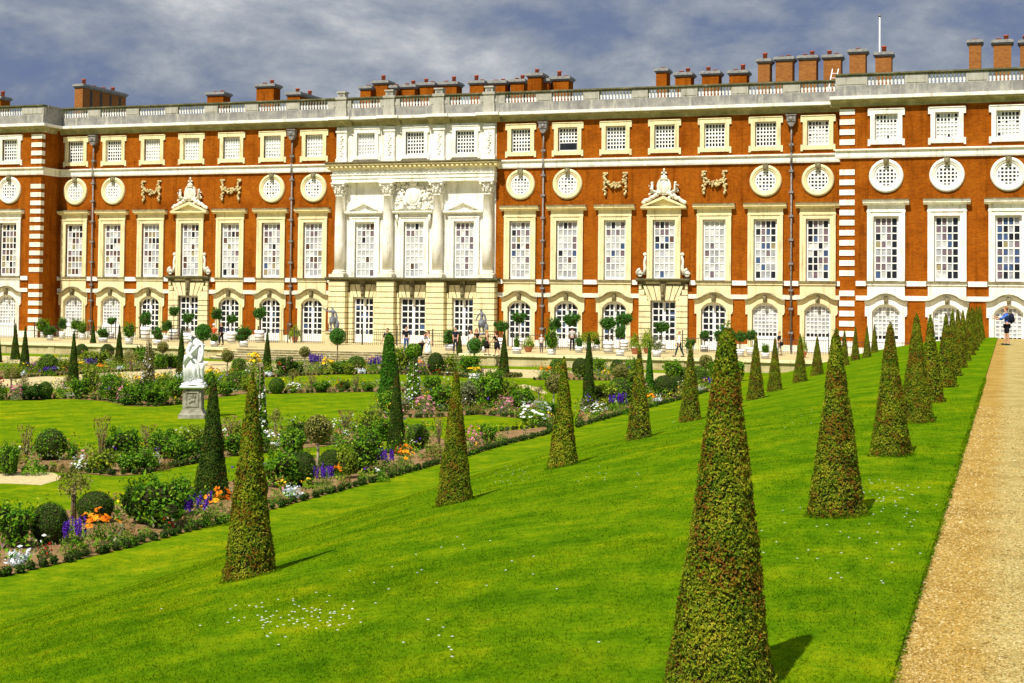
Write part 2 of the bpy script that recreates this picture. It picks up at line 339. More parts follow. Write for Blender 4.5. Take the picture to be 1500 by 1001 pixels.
class QB:
    """numpy soup of quads (leaves, blades, petals) with a per-face value r"""
    def __init__(s, seed=0): s.q = []; s.r = []; s.m = []; s.rng = np.random.default_rng(seed)
    def add(s, quads, r, m=0): s.q.append(quads.astype(np.float32)); s.r.append(np.asarray(r, np.float32)); s.m.append(np.full(len(quads), m, np.int32))
    def leaves(s, P, Nn, L, W, jit=.7, m=0, rr=None, up=0.):
        n = len(P); g = s.rng
        nn = Nn + g.normal(0, jit, (n, 3)); nn /= np.linalg.norm(nn, axis=1, keepdims=True)+1e-9
        t = g.normal(0, 1, (n, 3)); t[:, 2] += up; t -= (t*nn).sum(1, keepdims=True)*nn; t /= np.linalg.norm(t, axis=1, keepdims=True)+1e-9
        b = np.cross(nn, t); l = (L*g.uniform(.6, 1.3, n))[:, None]; w = (W*g.uniform(.7, 1.25, n))[:, None]
        q = np.stack([P-t*l*.5, P+b*w*.5+nn*w*.15, P+t*l*.5, P-b*w*.5+nn*w*.15], 1)
        s.add(q, g.uniform(0, 1, n) if rr is None else rr, m)
    def surf(s, rows, m=0, r=.2):
        """rows (j,k,3) closed in k -> quads"""
        a = np.asarray(rows, float); b = np.roll(a, -1, 1)
        q = np.stack([a[:-1], b[:-1], b[1:], a[1:]], 2).reshape(-1, 4, 3); s.add(q, np.full(len(q), r), m)
    def mesh(s, name, mats):
        q = np.concatenate(s.q); r = np.concatenate(s.r); mi = np.concatenate(s.m); n = len(q)
        me = bpy.data.meshes.new(name); me.vertices.add(n*4); me.vertices.foreach_set('co', q.reshape(-1))
        me.loops.add(n*4); me.loops.foreach_set('vertex_index', np.arange(n*4, dtype=np.int32))
        me.polygons.add(n); me.polygons.foreach_set('loop_start', np.arange(0, n*4, 4, dtype=np.int32)); me.polygons.foreach_set('loop_total', np.full(n, 4, np.int32))
        for mt in (mats if isinstance(mats, (list, tuple)) else [mats]): me.materials.append(mt)
        me.polygons.foreach_set('material_index', mi)
        at_ = me.attributes.new('r', 'FLOAT', 'FACE'); at_.data.foreach_set('value', r)
        me.update(calc_edges=True); return me

# ------------------------------------------------------------------ people and statues: one skinned body each, built first
def skin_mesh(name, nodes, edges, mat, sub=1, root=0):
    me = bpy.data.meshes.new(name); me.from_pydata([n[0] for n in nodes], edges, []); o = bpy.data.objects.new(name, me); COL.objects.link(o)
    md = o.modifiers.new('Skin', 'SKIN'); md.use_smooth_shade = True
    for i, n in enumerate(nodes):
        d = me.skin_vertices[0].data[i]; r = n[1]; d.radius = r if hasattr(r, '__len__') else (r, r); d.use_root = (i == root)
    sb = o.modifiers.new('Sub', 'SUBSURF'); sb.levels = sub; sb.render_levels = sub
    dg = bpy.context.evaluated_depsgraph_get(); ev = o.evaluated_get(dg)
    nm = bpy.data.meshes.new_from_object(ev, depsgraph=dg); nm.name = name
    bpy.data.objects.remove(o); nm.materials.clear(); nm.materials.append(mat)
    nm.polygons.foreach_set('use_smooth', [True]*len(nm.polygons)); return nm
def person(loc, rz, label, ht=1.72, top=(.1, .1, .1), legs=(.03, .04, .08), hair=(.06, .035, .02), kind='trousers', lean=0., arms=((.28, -.12), (.28, -.12)),
           stride=.1, hat=None, bag=None, sleeves=.5, woman=False, coat=False, elbow=0., shoes=(.02, .02, .02), lanyard=False):
    """faces -y locally; arms=(swing forward, spread) per side; lean bends the trunk forward"""
    root = empty('person', loc, rz); tag(root, label, 'person')
    k = ht/1.75; cl, sl = math.cos(lean), math.sin(lean)
    def tr(x, y, z):   # trunk point, bent at the hip
        zz = z-.95; return (x*k, (y*cl - zz*sl)*k, (.95 + zz*cl + y*sl)*k)
    sw = .17 if woman else .20
    nd = [((0, 0, .96*k), (.135*k, .105*k)), (tr(0, 0, 1.12), (.125*k, .10*k)), (tr(0, 0, 1.32), (.145*k, .11*k)), (tr(0, 0, 1.44), (.10*k, .075*k)), (tr(0, -.01, 1.53), .052*k),
          (tr(0, -.02, 1.60), (.078*k, .09*k)), (tr(0, -.02, 1.68), (.082*k, .098*k)), (tr(0, -.015, 1.735), .055*k), (tr(0, -.115, 1.635), .016*k)]
    ed = [(0, 1), (1, 2), (2, 3), (3, 4), (4, 5), (5, 6), (6, 7), (5, 8)]
    J = {}
    for side, (swing, spread) in zip((-1, 1), arms):
        sh = Vector(tr(side*sw, 0, 1.40)); d = Vector((side*math.sin(spread), -math.sin(swing)*math.cos(spread), -math.cos(swing)*math.cos(spread)))
        el = sh + d*.30*k; sw2 = swing + .25 + elbow
        d2 = Vector((side*math.sin(spread*.6), -math.sin(sw2)*math.cos(spread), -math.cos(sw2)*math.cos(spread)))
        wr = el + d2*.25*k; hd = wr + d2*.085*k
        b = len(nd); nd += [(tuple(sh), .06*k), (tuple(el), .043*k), (tuple(wr), .030*k), (tuple(hd), (.040*k, .02*k))]
        ed += [(3, b), (b, b+1), (b+1, b+2), (b+2, b+3)]
        ax = d2.cross(Vector((side, .3, 0))).normalized()
        for q in range(4):
            off = ax*(q-1.5)*.019*k; fl = (.075, .09, .085, .068)[q]*k
            nd += [(tuple(hd + off + d2*.03*k), .0095*k), (tuple(hd + off*1.15 + d2*(.03*k+fl*.55)), .0085*k), (tuple(hd + off*1.1 + d2*(.03*k+fl) + Vector((-side*.015, 0, 0))), .007*k)]
            c = len(nd)-3; ed += [(b+3, c), (c, c+1), (c+1, c+2)]
        nd += [(tuple(wr + d2*.03*k - ax*.035*k), .011*k), (tuple(wr + d2*.075*k - ax*.06*k), .009*k)]; c = len(nd)-2; ed += [(b+2, c), (c, c+1)]
        J[side] = (sh, el, wr)
    for side, st in ((-1, stride), (1, -stride)):
        hip = Vector((side*.09*k, 0, .90*k)); kn = Vector((side*.10*k, (-st*.55-.02)*k, .50*k)); an = Vector((side*.10*k, -st*k+.02*k, .085*k)); to = an + Vector((side*.015*k, -.16*k, -.05*k))
        b = len(nd); nd += [(tuple(hip), .085*k), (tuple(kn), .058*k), (tuple(an), .04*k), (tuple(to), (.038*k, .028*k))]
        ed += [(0, b), (b, b+1), (b+1, b+2), (b+2, b+3)]; J[side*2] = (hip, kn, an, to)
    link('body', skin_mesh('body', nd, ed, SKIN, 1), root)
    # clothes
    def sub(idx, extra, name, mat, grow, e2):
        n2 = [(nd[i][0], tuple(x*grow for x in (nd[i][1] if hasattr(nd[i][1], '__len__') else (nd[i][1],)*2))) for i in idx] + extra
        link(name, skin_mesh(name, n2, e2, mat, 1), root)
    ex = []; e2 = [(0, 1), (1, 2), (2, 3)]
    for side in (-1, 1):
        sh, el, wr = J[side]; b = 4+len(ex); endp = el.lerp(wr, max(0, sleeves*2-1)) if sleeves > .5 else sh.lerp(el, max(.2, sleeves*2))
        if sleeves > .5: ex += [(tuple(sh), .078*k), (tuple(el), .06*k), (tuple(endp), .05*k)]; e2 += [(3, b), (b, b+1), (b+1, b+2)]
        elif sleeves > 0: ex += [(tuple(sh), .078*k), (tuple(endp), .064*k)]; e2 += [(3, b), (b, b+1)]
    if coat:
        b = 4+len(ex); ex += [((0, 0, .78*k), (.19*k, .16*k))]; e2 += [(0, b)]
    sub([0, 1, 2, 3], ex, 'coat' if coat else ('dress_top' if kind == 'dress' else 'shirt'), cloth(top), 1.14, e2)
    if kind in ('dress', 'skirt'):
        mb = MB(); L = .12 if (kind == 'dress' and stride == 0) else .5
        mb.lathe([(.30*k if L < .3 else .21*k, L*k), (.24*k if L < .3 else .20*k, (L+.3)*k), (.165*k, .9*k), (.145*k, 1.04*k)], 14); mb.build('skirt', cloth(legs), root)
    else:
        n2 = [((0, 0, .96*k), (.15*k, .12*k))]; e3 = []
        for side in (-2, 2):
            hip, kn, an, to = J[side]; b = len(n2)
            if kind == 'shorts': n2 += [(tuple(hip), .105*k), (tuple(kn+Vector((0, 0, .02*k))), .088*k)]; e3 += [(0, b), (b, b+1)]
            else: n2 += [(tuple(hip), .10*k), (tuple(kn), .072*k), (tuple(an), .058*k)]; e3 += [(0, b), (b, b+1), (b+1, b+2)]
        link('shorts' if kind == 'shorts' else 'trousers', skin_mesh('trousers', n2, e3, cloth(legs), 1), root)
    for side in (-2, 2):
        hip, kn, an, to = J[side]; mb = MB(); c = (an+to)/2 + Vector((0, -.01, -.012*k))
        mb.ell(c, (.05*k, .14*k, .045*k), 8, 5); mb.build('shoe', cloth(shoes), root)
    hd = Vector(tr(0, 0, 1.69)); rt = Matrix.Rotation(lean, 3, 'X')
    mb = MB()
    if hat:
        mb.lathe([(.15*k, 0), (.16*k, .015*k), (.10*k, .03*k), (.095*k, .11*k), (.04*k, .13*k)], 12, (hd.x, hd.y, hd.z+.02*k)); mb.build('hat', cloth(hat), root)
    mb = MB(); mb.ell(hd + Vector((0, .022*k, .015*k)), (.094*k, .098*k, .095*k), 10, 7, rot=rt)
    if woman: mb.ell(hd + Vector((0, .075*k, -.12*k)), (.085*k, .05*k, .15*k), 8, 6)
    mb.build('hair', cloth(hair), root)
    mb = MB()
    for sx in (-1, 1): mb.ell(Vector(tr(sx*.032, -.108, 1.665)), (.012*k, .008*k, .009*k), 6, 4)
    mb.ell(Vector(tr(0, -.103, 1.59)), (.026*k, .008*k, .006*k), 6, 4); mb.build('eyes_and_mouth', cloth((.05, .025, .02)), root)
    if bag == 'backpack':
        mb = MB(); c = Vector(tr(0, .22, 1.24)); mb.ell(c, (.17*k, .13*k, .25*k), 12, 8); mb.ell(c+Vector((0, .07*k, -.08*k)), (.12*k, .09*k, .12*k), 10, 6)
        for sx in (-1, 1): mb.tube([tr(sx*.11, .13, 1.46), tr(sx*.12, -.02, 1.50), tr(sx*.12, -.135, 1.36), tr(sx*.13, .1, 1.08)], .022*k, 6)
        mb.build('backpack', cloth((.012, .014, .03)), root)
    if bag == 'shoulder':
        mb = MB(); mb.ell((.25*k, .02, .86*k), (.08*k, .19*k, .16*k), 10, 6); mb.tube([(.24*k, .1*k, .95*k), tr(.14, .02, 1.46), (.24*k, -.08*k, .95*k)], .012*k, 5); mb.build('shoulder_bag', cloth((.015, .015, .02)), root)
    if lanyard:
        mb = MB(); mb.box(-.05*k, .05*k, -.165*k, -.155*k, 1.08*k, 1.2*k); mb.tube([(-.07*k, -.1*k, 1.47*k), (0, -.16*k, 1.2*k), (.07*k, -.1*k, 1.47*k)], .009, 4); mb.build('lanyard', cloth((.7, .7, .7)), root)
    return root

ZT = -2.0          # terrace level at the palace foot
ZG = -2.75         # sunk parterre
def P3(x, y, z): return [float(a) for a in at(x, y, z)]
FACE = lambda deg: R(deg)     # 0 faces the camera side
person(P3(1475, 506, 0.), R(-82), 'man in blue shirt and dark shorts standing on the raised gravel path with black backpack', 1.74, (.07, .16, .62), (.012, .012, .02), (.30, .12, .05), 'shorts', .06,
       ((.75, .08), (.95, .05)), .06, None, 'backpack', .72, elbow=.75, shoes=(.02, .05, .04))
person(P3(567, 520, ZT), 0, 'person in black top with white lanyard behind the round-topped green cone on the terrace', 1.75, (.012, .012, .015), (.03, .03, .04), arms=((.1, .35), (.1, .35)), lanyard=True, sleeves=.4)
person(P3(595, 516, ZT), R(15), 'man in black shirt and blue jeans before the middle portico door', 1.78, (.012, .012, .014), (.05, .09, .24), arms=((.35, .1), (.2, .1)), sleeves=.4)
person(P3(617, 525, ZT), R(70), 'man in dark waistcoat and white sleeves bending towards the woman in white dress', 1.76, (.74, .76, .80), (.025, .022, .03), kind='trousers', lean=.5, arms=((.8, .1), (.9, .1)), sleeves=.9)
person(P3(627, 521, ZT), R(-40), 'woman in long white dress at the top of the stone steps', 1.66, (.80, .78, .74), (.86, .86, .84), (.22, .11, .04), 'dress', 0, ((.5, .25), (.3, .2)), 0., woman=True, sleeves=0., elbow=.4)
person(P3(667, 517, ZT), R(20), 'person in dark waistcoat half hidden by the clipped bush before the portico', 1.80, (.02, .022, .04), (.03, .03, .05), sleeves=.3)
person(P3(690, 519, ZT), R(-20), 'woman in white dress left of the lead statue nearest the parterre cone', 1.64, (.84, .82, .80), (.84, .83, .80), (.04, .02, .015), 'dress', 0, ((.1, .15), (.1, .15)), 0., woman=True, sleeves=.3)
person(P3(698, 517, ZT), R(60), 'brown-haired woman in black top standing close behind the woman in white', 1.68, (.03, .022, .02), (.05, .03, .025), (.20, .09, .03), 'skirt', 0, ((.4, .1), (.3, .1)), .05, woman=True, sleeves=.3)
person(P3(713, 521, ZT), R(100), 'blonde woman in short black dress with bare legs below the lead statue', 1.70, (.012, .012, .012), (.015, .014, .012), (.52, .30, .10), 'skirt', 0, ((.3, .2), (.2, .15)), .16, woman=True, sleeves=0.)
person(P3(728, 522, ZT), R(-110), 'person in black leaning beside the striped tub right of the lead statue', 1.66, (.014, .013, .014), (.016, .015, .018), (.10, .05, .03), 'skirt', .2, ((.7, .1), (.6, .1)), .3, woman=True, sleeves=.3)
person(P3(838, 514, ZT), R(190), 'man in white hat and black clothes among the tub trees', 1.74, (.50, .48, .47), (.015, .015, .018), kind='trousers', arms=((.6, .1), (.5, .1)), hat=(.8, .78, .72), sleeves=.5, stride=.18)
person(P3(995, 523, ZT), R(-80), 'walking person in long white coat and dark trousers on the terrace', 1.72, (.86, .85, .83), (.02, .05, .055), (.34, .17, .06), 'trousers', 0, ((.3, .1), (-.1, .1)), .30, coat=True, sleeves=.95)
person(P3(1142, 521, ZT), R(-60), 'person in black with a large dark shoulder bag behind the bank cones', 1.70, (.012, .012, .015), (.30, .28, .26), (.36, .22, .10), 'trousers', .05, ((.2, .15), (.1, .1)), .1, bag='shoulder', sleeves=.4)
person(P3(313, 508, ZT), R(30), 'person in orange shirt and white hat behind the tubs by the rusticated door', 1.66, (.62, .10, .03), (.05, .05, .07), hat=(.85, .83, .78), sleeves=.4)
person(P3(324, 506, ZT), R(-20), 'person dressed all in black beside the person in orange', 1.74, (.012, .012, .014), (.014, .014, .016), sleeves=.9)
person(P3(793, 517, ZT), R(200), 'grey-haired person in pale jacket crouching beside the terracotta pot', 1.30, (.56, .53, .50), (.10, .09, .10), (.55, .53, .5), lean=.35, arms=((.8, .1), (.8, .1)), sleeves=.9)

# white marble figure, head bowed, leaning on a stump
def statue_marble():
    P = P3(283, 612, ZG); root = empty('marble_statue', (P[0], P[1], ZG+1.26), R(12))
    tag(root, 'white marble statue of a bowed standing figure leaning on a stump, on a carved pedestal', 'statue')
    nd = [((-.16, 0, 1.02), (.20, .17)), ((-.10, 0, 1.24), (.17, .14)), ((.06, -.02, 1.52), (.21, .15)), ((.13, -.05, 1.68), (.13, .10)), ((.05, -.12, 1.77), .07), ((-.10, -.20, 1.79), (.115, .13)), ((-.16, -.25, 1.73), .10),
          ((.30, -.04, 1.55), .09), ((.36, -.10, 1.22), .068), ((.32, -.18, .95), .055), ((.28, -.2, .86), .06),
          ((-.10, -.16, 1.58), .085), ((-.20, -.30, 1.28), .065), ((-.02, -.34, 1.08), .05), ((.05, -.36, 1.03), .055),
          ((-.26, -.02, .90), .14), ((-.30, -.10, .52), .095), ((-.30, .02, .14), .065), ((-.32, -.14, .07), .055),
          ((.0, -.02, .88), .14), ((.06, -.22, .54), .095), ((.08, -.10, .15), .065), ((.08, -.27, .09), .055)]
    ed = [(0, 1), (1, 2), (2, 3), (3, 4), (4, 5), (5, 6), (3, 7), (7, 8), (8, 9), (9, 10), (3, 11), (11, 12), (12, 13), (13, 14), (0, 15), (15, 16), (16, 17), (17, 18), (0, 19), (19, 20), (20, 21), (21, 22)]
    link('figure', skin_mesh('figure', nd, ed, M['marble'], 2), root)
    rg = random.Random(3); mb = MB()
    for k in range(46):
        a = rg.uniform(0, 6.28); t = rg.random(); mb.tube([(-.14+.2*math.cos(a), .17*math.sin(a), 1.14), (-.12+.26*math.cos(a+.3), .2*math.sin(a), .75), (-.08+.29*math.cos(a+.2), .22*math.sin(a+.2), .08+.2*t)], [.05, .08, .06], 6)
    for k in range(12):
        t = k/11; mb.tube([(.34-.10*t, .08-.26*t, 1.56), (.26-.22*t, .10-.36*t, 1.30), (.05-.25*t, .08-.38*t, 1.05), (-.26-.06*t, .05-.3*t, .80)], [.06, .075, .08, .06], 6)
        mb.tube([(.30-.04*t, .06-.2*t, 1.45), (.30-.06*t, .02-.2*t, 1.0), (.27-.05*t, .02-.18*t, .5), (.3, -.1, .1)], [.05, .05, .05, .06], 6)
    mb.build('drapery', M['marble'], root)
    mb = MB(); mb.tube([(.30, .02, 0), (.27, 0, .3), (.32, -.05, .62), (.31, -.1, .86)], [.15, .11, .10, .12], 9); mb.ell((.36, .0, .7), (.07, .07, .05)); mb.build('stump', M['marble'], root)
    mb = MB()
    for k in range(26):
        a = rg.uniform(0, 6.28); r = rg.uniform(.05, .36); mb.ell((r*math.cos(a), r*math.sin(a)*.9, rg.uniform(.02, .14)), (rg.uniform(.08, .18), rg.uniform(.08, .16), rg.uniform(.05, .13)), 8, 5)
    mb.lathe([(.48, 0), (.47, .06), (.3, .09)], 16); mb.build('rock_base', M['marble'], root)
    pd = empty('pedestal', (P[0], P[1], ZG), R(22)); tag(pd, 'weathered stone pedestal with carved panels under the white marble statue', 'pedestal')
    mb = MB(); w = .43
    def ring(w0, w1, z0, z1):
        mb.poly([(-w0, -w0, z0), (w0, -w0, z0), (w1, -w1, z1), (-w1, -w1, z1)]); mb.poly([(w0, -w0, z0), (w0, w0, z0), (w1, w1, z1), (w1, -w1, z1)])
        mb.poly([(w0, w0, z0), (-w0, w0, z0), (-w1, w1, z1), (w1, w1, z1)]); mb.poly([(-w0, w0, z0), (-w0, -w0, z0), (-w1, -w1, z1), (-w1, w1, z1)])
    for (a, b, c, d) in ((.60, .60, 0, .14), (.60, .55, .14, .18), (.55, .50, .18, .24), (.50, .45, .24, .34)): ring(a, b, c, d)
    mb.build('plinth', M['pedestal'], pd)
    mb = MB(); ring(.43, .41, .34, 1.09); ring(.41, .45, 1.09, 1.13); mb.build('die', M['pedestal'], pd)
    mb = MB(); ring(.45, .56, 1.13, 1.17); ring(.56, .57, 1.17, 1.21); ring(.57, .52, 1.21, 1.255); mb.poly([(-.52, -.52, 1.255), (.52, -.52, 1.255), (.52, .52, 1.255), (-.52, .52, 1.255)]); mb.build('cap', M['marble'], pd)
    for k in range(4):
        mb = MB(); y = -.425
        mb.box(-.30, .30, y-.03, y+.02, .97, 1.02); mb.box(-.30, .30, y-.03, y+.02, .44, .49); mb.box(-.30, -.25, y-.03, y+.02, .49, .97); mb.box(.25, .30, y-.03, y+.02, .49, .97)
        for q in range(11): mb.ell((rg.uniform(-.14, .14), y, rg.uniform(.56, .90)), (rg.uniform(.04, .09), .04, rg.uniform(.04, .1)), 7, 5)
        mb.build('carved_panel', M['pedestal'], pd, rz=k*PI/2)
    for c_ in list(pd.children): pass
    pd.scale = (.82, .82, 1)
statue_marble()
def statue_lead(px, py_foot, flip, label, arm):
    P = at(px, 503, ZT); P = atY(px, py_foot, 106.5); root = empty('lead_statue', (P[0], P[1], P[2]), 0); tag(root, label, 'statue', None)
    s = flip
    nd = [((0, 0, .98), (.17, .13)), ((.02*s, 0, 1.2), (.15, .12)), ((.03*s, 0, 1.42), (.18, .12)), ((.02*s, 0, 1.56), (.10, .08)), ((.0, -.02, 1.66), .06), ((-.03*s, -.03, 1.76), (.10, .11)), ((-.03*s, -.02, 1.87), .085),
          ((-.2*s, 0, 1.5), .075), (arm[0], .06), (arm[1], .045), (arm[2], .05),
          ((.24*s, 0, 1.46), .08), ((.36*s, 0, 1.18), .06), ((.42*s, -.04, .92), .045), ((.43*s, -.06, .82), .05),
          ((-.09, 0, .9), .11), ((-.12, -.1, .5), .08), ((-.11, 0, .12), .055), ((-.12, -.16, .06), .05), ((.1, 0, .9), .11), ((.13, .0, .5), .08), ((.16, .1, .12), .055), ((.17, -.04, .06), .05)]
    ed = [(0, 1), (1, 2), (2, 3), (3, 4), (4, 5), (5, 6), (3, 7), (7, 8), (8, 9), (9, 10), (3, 11), (11, 12), (12, 13), (13, 14), (0, 15), (15, 16), (16, 17), (17, 18), (0, 19), (19, 20), (20, 21), (21, 22)]
    link('figure', skin_mesh('figure', nd, ed, M['leadstatue'], 2), root)
    rg = random.Random(5); mb = MB()
    for k in range(16):
        a = rg.uniform(0, 6.28); mb.tube([(.17*math.cos(a), .14*math.sin(a), 1.05), (.22*math.cos(a), .18*math.sin(a), .75), (.2*math.cos(a), .2*math.sin(a), .45)], [.05, .06, .03], 6)
    mb.tube([(.2*s, .1, 1.5), (.28*s, .14, 1.1), (.30*s, .1, .6)], [.06, .09, .04], 7)
    mb.build('drapery', M['leadstatue'], root)
    mb = MB(); mb.ell((.40*s, .05, .42), (.17, .13, .4), 9, 7); mb.tube([(.40*s, .05, 0), (.38*s, .05, .5)], .13, 8); mb.build('support', M['leadstatue'], root)
    mb = MB(); mb.lathe([(.42, -.1), (.42, 0), (.36, .04)], 4); mb.build('base', M['leadstatue'], root)
    # pedestal stands on the terrace below
    h = P[2]-.1-ZT; pd = empty('statue_pedestal', (P[0], P[1], ZT)); tag(pd, 'plain stone pedestal under the lead statue ' + ('with stretched arm' if px < 600 else 'with lowered arms'), 'pedestal')
    mb = MB(); mb.box(-.5, .5, -.5, .5, 0, .2); mb.box(-.42, .42, -.42, .42, .2, h-.12); mb.box(-.5, .5, -.5, .5, h-.12, h-.003); pd_o = mb.build('pedestal_block', M['wallstone'], pd)
statue_lead(487, 484, 1, 'grey lead statue on the terrace with one arm stretched out sideways', [(-.48, -.08, 1.55), (-.78, -.1, 1.72), (-.86, -.1, 1.80)])
statue_lead(705, 489, 1, 'grey lead statue with arms lowered, towards the raised path', [(-.34, -.05, 1.25), (-.40, -.1, 1.0), (-.40, -.12, .9)])

# ------------------------------------------------------------------ camera, light, sky
cam = bpy.data.cameras.new('camera'); co = bpy.data.objects.new('camera', cam); COL.objects.link(co); S.camera = co
cam.sensor_fit = 'HORIZONTAL'; cam.sensor_width = 36; cam.lens = F/1500*36; cam.clip_start = .1; cam.clip_end = 3000
cam.shift_x = 0; cam.shift_y = -(500.5-CY)/1500
mt = Matrix(((_r2[0], _u2[0], -_fw[0], 0), (_r2[1], _u2[1], -_fw[1], 0), (_r2[2], _u2[2], -_fw[2], H), (0, 0, 0, 1))); co.matrix_world = mt
SUN_AZ, SUN_EL = R(191), R(54)     # clockwise from +y
sd = Vector((math.sin(SUN_AZ)*math.cos(SUN_EL), math.cos(SUN_AZ)*math.cos(SUN_EL), math.sin(SUN_EL)))
sl = bpy.data.lights.new('sun', 'SUN'); sl.energy = 4.7; sl.angle = R(.6); sl.color = (1, .95, .84)
so = bpy.data.objects.new('sun', sl); COL.objects.link(so); so.rotation_euler = (-sd).to_track_quat('-Z', 'Y').to_euler(); so.location = sd*80
W = bpy.data.worlds.new('World'); S.world = W; W.use_nodes = True; nt = W.node_tree; bg = nt.nodes['Background']
sky = N(nt, 'ShaderNodeTexSky'); sky.sky_type = 'NISHITA'; sky.sun_disc = False; sky.sun_elevation = SUN_EL; sky.sun_rotation = SUN_AZ; sky.air_density = 1.2; sky.dust_density = 1.5
tc = N(nt, 'ShaderNodeTexCoord'); mp = N(nt, 'ShaderNodeMapping'); nt.links.new(tc.outputs['Generated'], mp.inputs[0]); mp.inputs['Scale'].default_value = (1, 1, 2.0); mp.inputs['Location'].default_value = (.37, .12, .16)
c1 = noise(nt, 3.4, 9, .6, mp.outputs[0], .15); c2 = noise(nt, 11., 8, .62, mp.outputs[0], .25)
addn = N(nt, 'ShaderNodeMath', operation='MULTIPLY_ADD'); nt.links.new(c2, addn.inputs[0]); addn.inputs[1].default_value = .38; nt.links.new(c1, addn.inputs[2])
cl = ramp(nt, addn.outputs[0], [(.55, (.85, 1.12, 2.4)), (.63, (1.15, 1.44, 2.4)), (.70, (1.95, 2.2, 2.75)), (.76, (2.9, 3.1, 3.5)), (.86, (5.2, 5.2, 5.2))])
skc = mix(nt, .93, sky.outputs[0], cl)
sz = N(nt, 'ShaderNodeSeparateXYZ'); nt.links.new(tc.outputs['Generated'], sz.inputs[0])
skc = mix(nt, ramp(nt, sz.outputs[2], [(.35, (0, 0, 0)), (.8, (.6, .6, .6))]), skc, (4.8, 5.1, 5.6))  # overhead sky brightened as added fill for the shadows
nt.links.new(skc, bg.inputs[0]); bg.inputs[1].default_value = .1
vs = S.view_settings; S.display_settings.display_device = 'sRGB'; vs.view_transform = 'Standard'; vs.look = 'None'; vs.exposure = .42; vs.gamma = 1
S.cycles.use_denoising = True
S.cycles.max_bounces = 6; S.cycles.transparent_max_bounces = 8

# ------------------------------------------------------------------ the ground
BANK = [(-.6, .035), (-1.6, .01), (-3.2, -.13), (-5.2, -.44), (-7.2, -.83), (-9.5, -1.40), (-11.5, -2.03), (-12.8, -2.48), (-13.7, -2.71), (-14.3, -2.75)]
_bx = np.array([b[0] for b in BANK][::-1]); _bz = np.array([b[1] for b in BANK][::-1])
_gx = np.arange(-16.5, -.59, .05); _gz = np.interp(_gx, _bx, _bz); _k = np.hanning(31); _k /= _k.sum()
_gz = np.convolve(np.pad(_gz, 15, mode='edge'), _k, 'valid')
_gx = _gx[::5]; _gz = _gz[::5]; _gz[0] = ZG
def bank(x): return float(np.interp(x, _gx, _gz))
def sm(a, b, t): t = min(1, max(0, (t-a)/(b-a))); return t*t*(3-2*t)
def ground_z(x, y):
    z = bank(x)
    if x > -13: z = z + (ZT-.15 - z)*sm(85.5, 89, y) if y > 85.5 and z > ZT-.15 else z
    return z
def sheet(name, xs, ys, zf, mat):
    mb = MB(); n = len(ys)
    for x in xs:
        for y in ys: mb.v.append((x, y, zf(x, y)))
    for i in range(len(xs)-1):
        for j in range(n-1):
            mb.f.append((i*n+j, (i+1)*n+j, (i+1)*n+j+1, i*n+j+1)); mb.m.append(0); mb.sm.append(True)
    return mb.build(name, mat)
xs = [float(v) for v in _gx] + [-.6] + [-17-i*3 for i in range(1, 11)] + [-60, -90, -140, -260]
ys = [-12+2*i for i in range(48)] + [85, 85.5, 86, 86.6, 87.2, 87.8, 88.4, 89, 92, 96.5]
xs = sorted(xs); ys = sorted(set(ys))
lw = sheet('lawn', xs, ys, ground_z, M['grass']); tag(lw, kind='structure')
gd = sheet('ground', [-600, -260, 0, 300, 600], [-60, -12, 60, 130, 600], lambda x, y: -3.05, M['grass']); tag(gd, kind='structure')
mb = MB(); mb.box(-.6, 4.6, -12, 84, -3.04, 0); pt = mb.build('gravel_path', M['gravel']); tag(pt, kind='structure')
mb = MB(); mb.box(4.6, 60, -12, 84, -3.04, .035); o = mb.build('side_lawn', M['grass']); tag(o, kind='structure')
# cut turf edge along the path
mb = MB()
mb.box(-260, 60, 96, 140, -3.04, ZT)
tr_ = mb.build('terrace', M['palegravel']); tag(tr_, kind='structure')
# gravel walks of the parterre, laid 4 mm above the lawn
def flat(name, pts, z, mat):
    mb = MB(); mb.poly([(float(p[0]), float(p[1]), z) for p in pts]); 
    me = mb.mesh(name, mat)
    if me.polygons[0].normal.z < 0: me.flip_normals()
    return link(name, me)
def pix(pts, z=ZG): return [at(x, y, z) for x, y in pts]
o = flat('gravel_walk', [(-120, 82.3), (-26.6, 82.3), (-18.2, 82.3), (-18.2, 91.6), (-120, 91.6)], ZG+.004, M['palegravel']); tag(o, kind='structure')
o = flat('gravel_walk', [(-75, 61.5), (-43.8, 61.5), (-43.8, 71), (-46, 82.29), (-53, 82.29), (-50.5, 70.5), (-75, 70.5)], ZG+.008, M['palegravel']); tag(o, kind='structure')
o = flat('gravel_walk', pix([(-40, 691), (40, 693), (78, 693), (92, 699), (84, 704), (60, 711), (20, 709), (-40, 708)]), ZG+.004, M['palegravel']); tag(o, kind='structure')
o = flat('gravel_walk', pix([(735, 567), (768, 563.5), (790, 568), (802, 576), (796, 578), (778, 571), (758, 568)]), ZG+.004, M['palegravel']); tag(o, kind='structure')
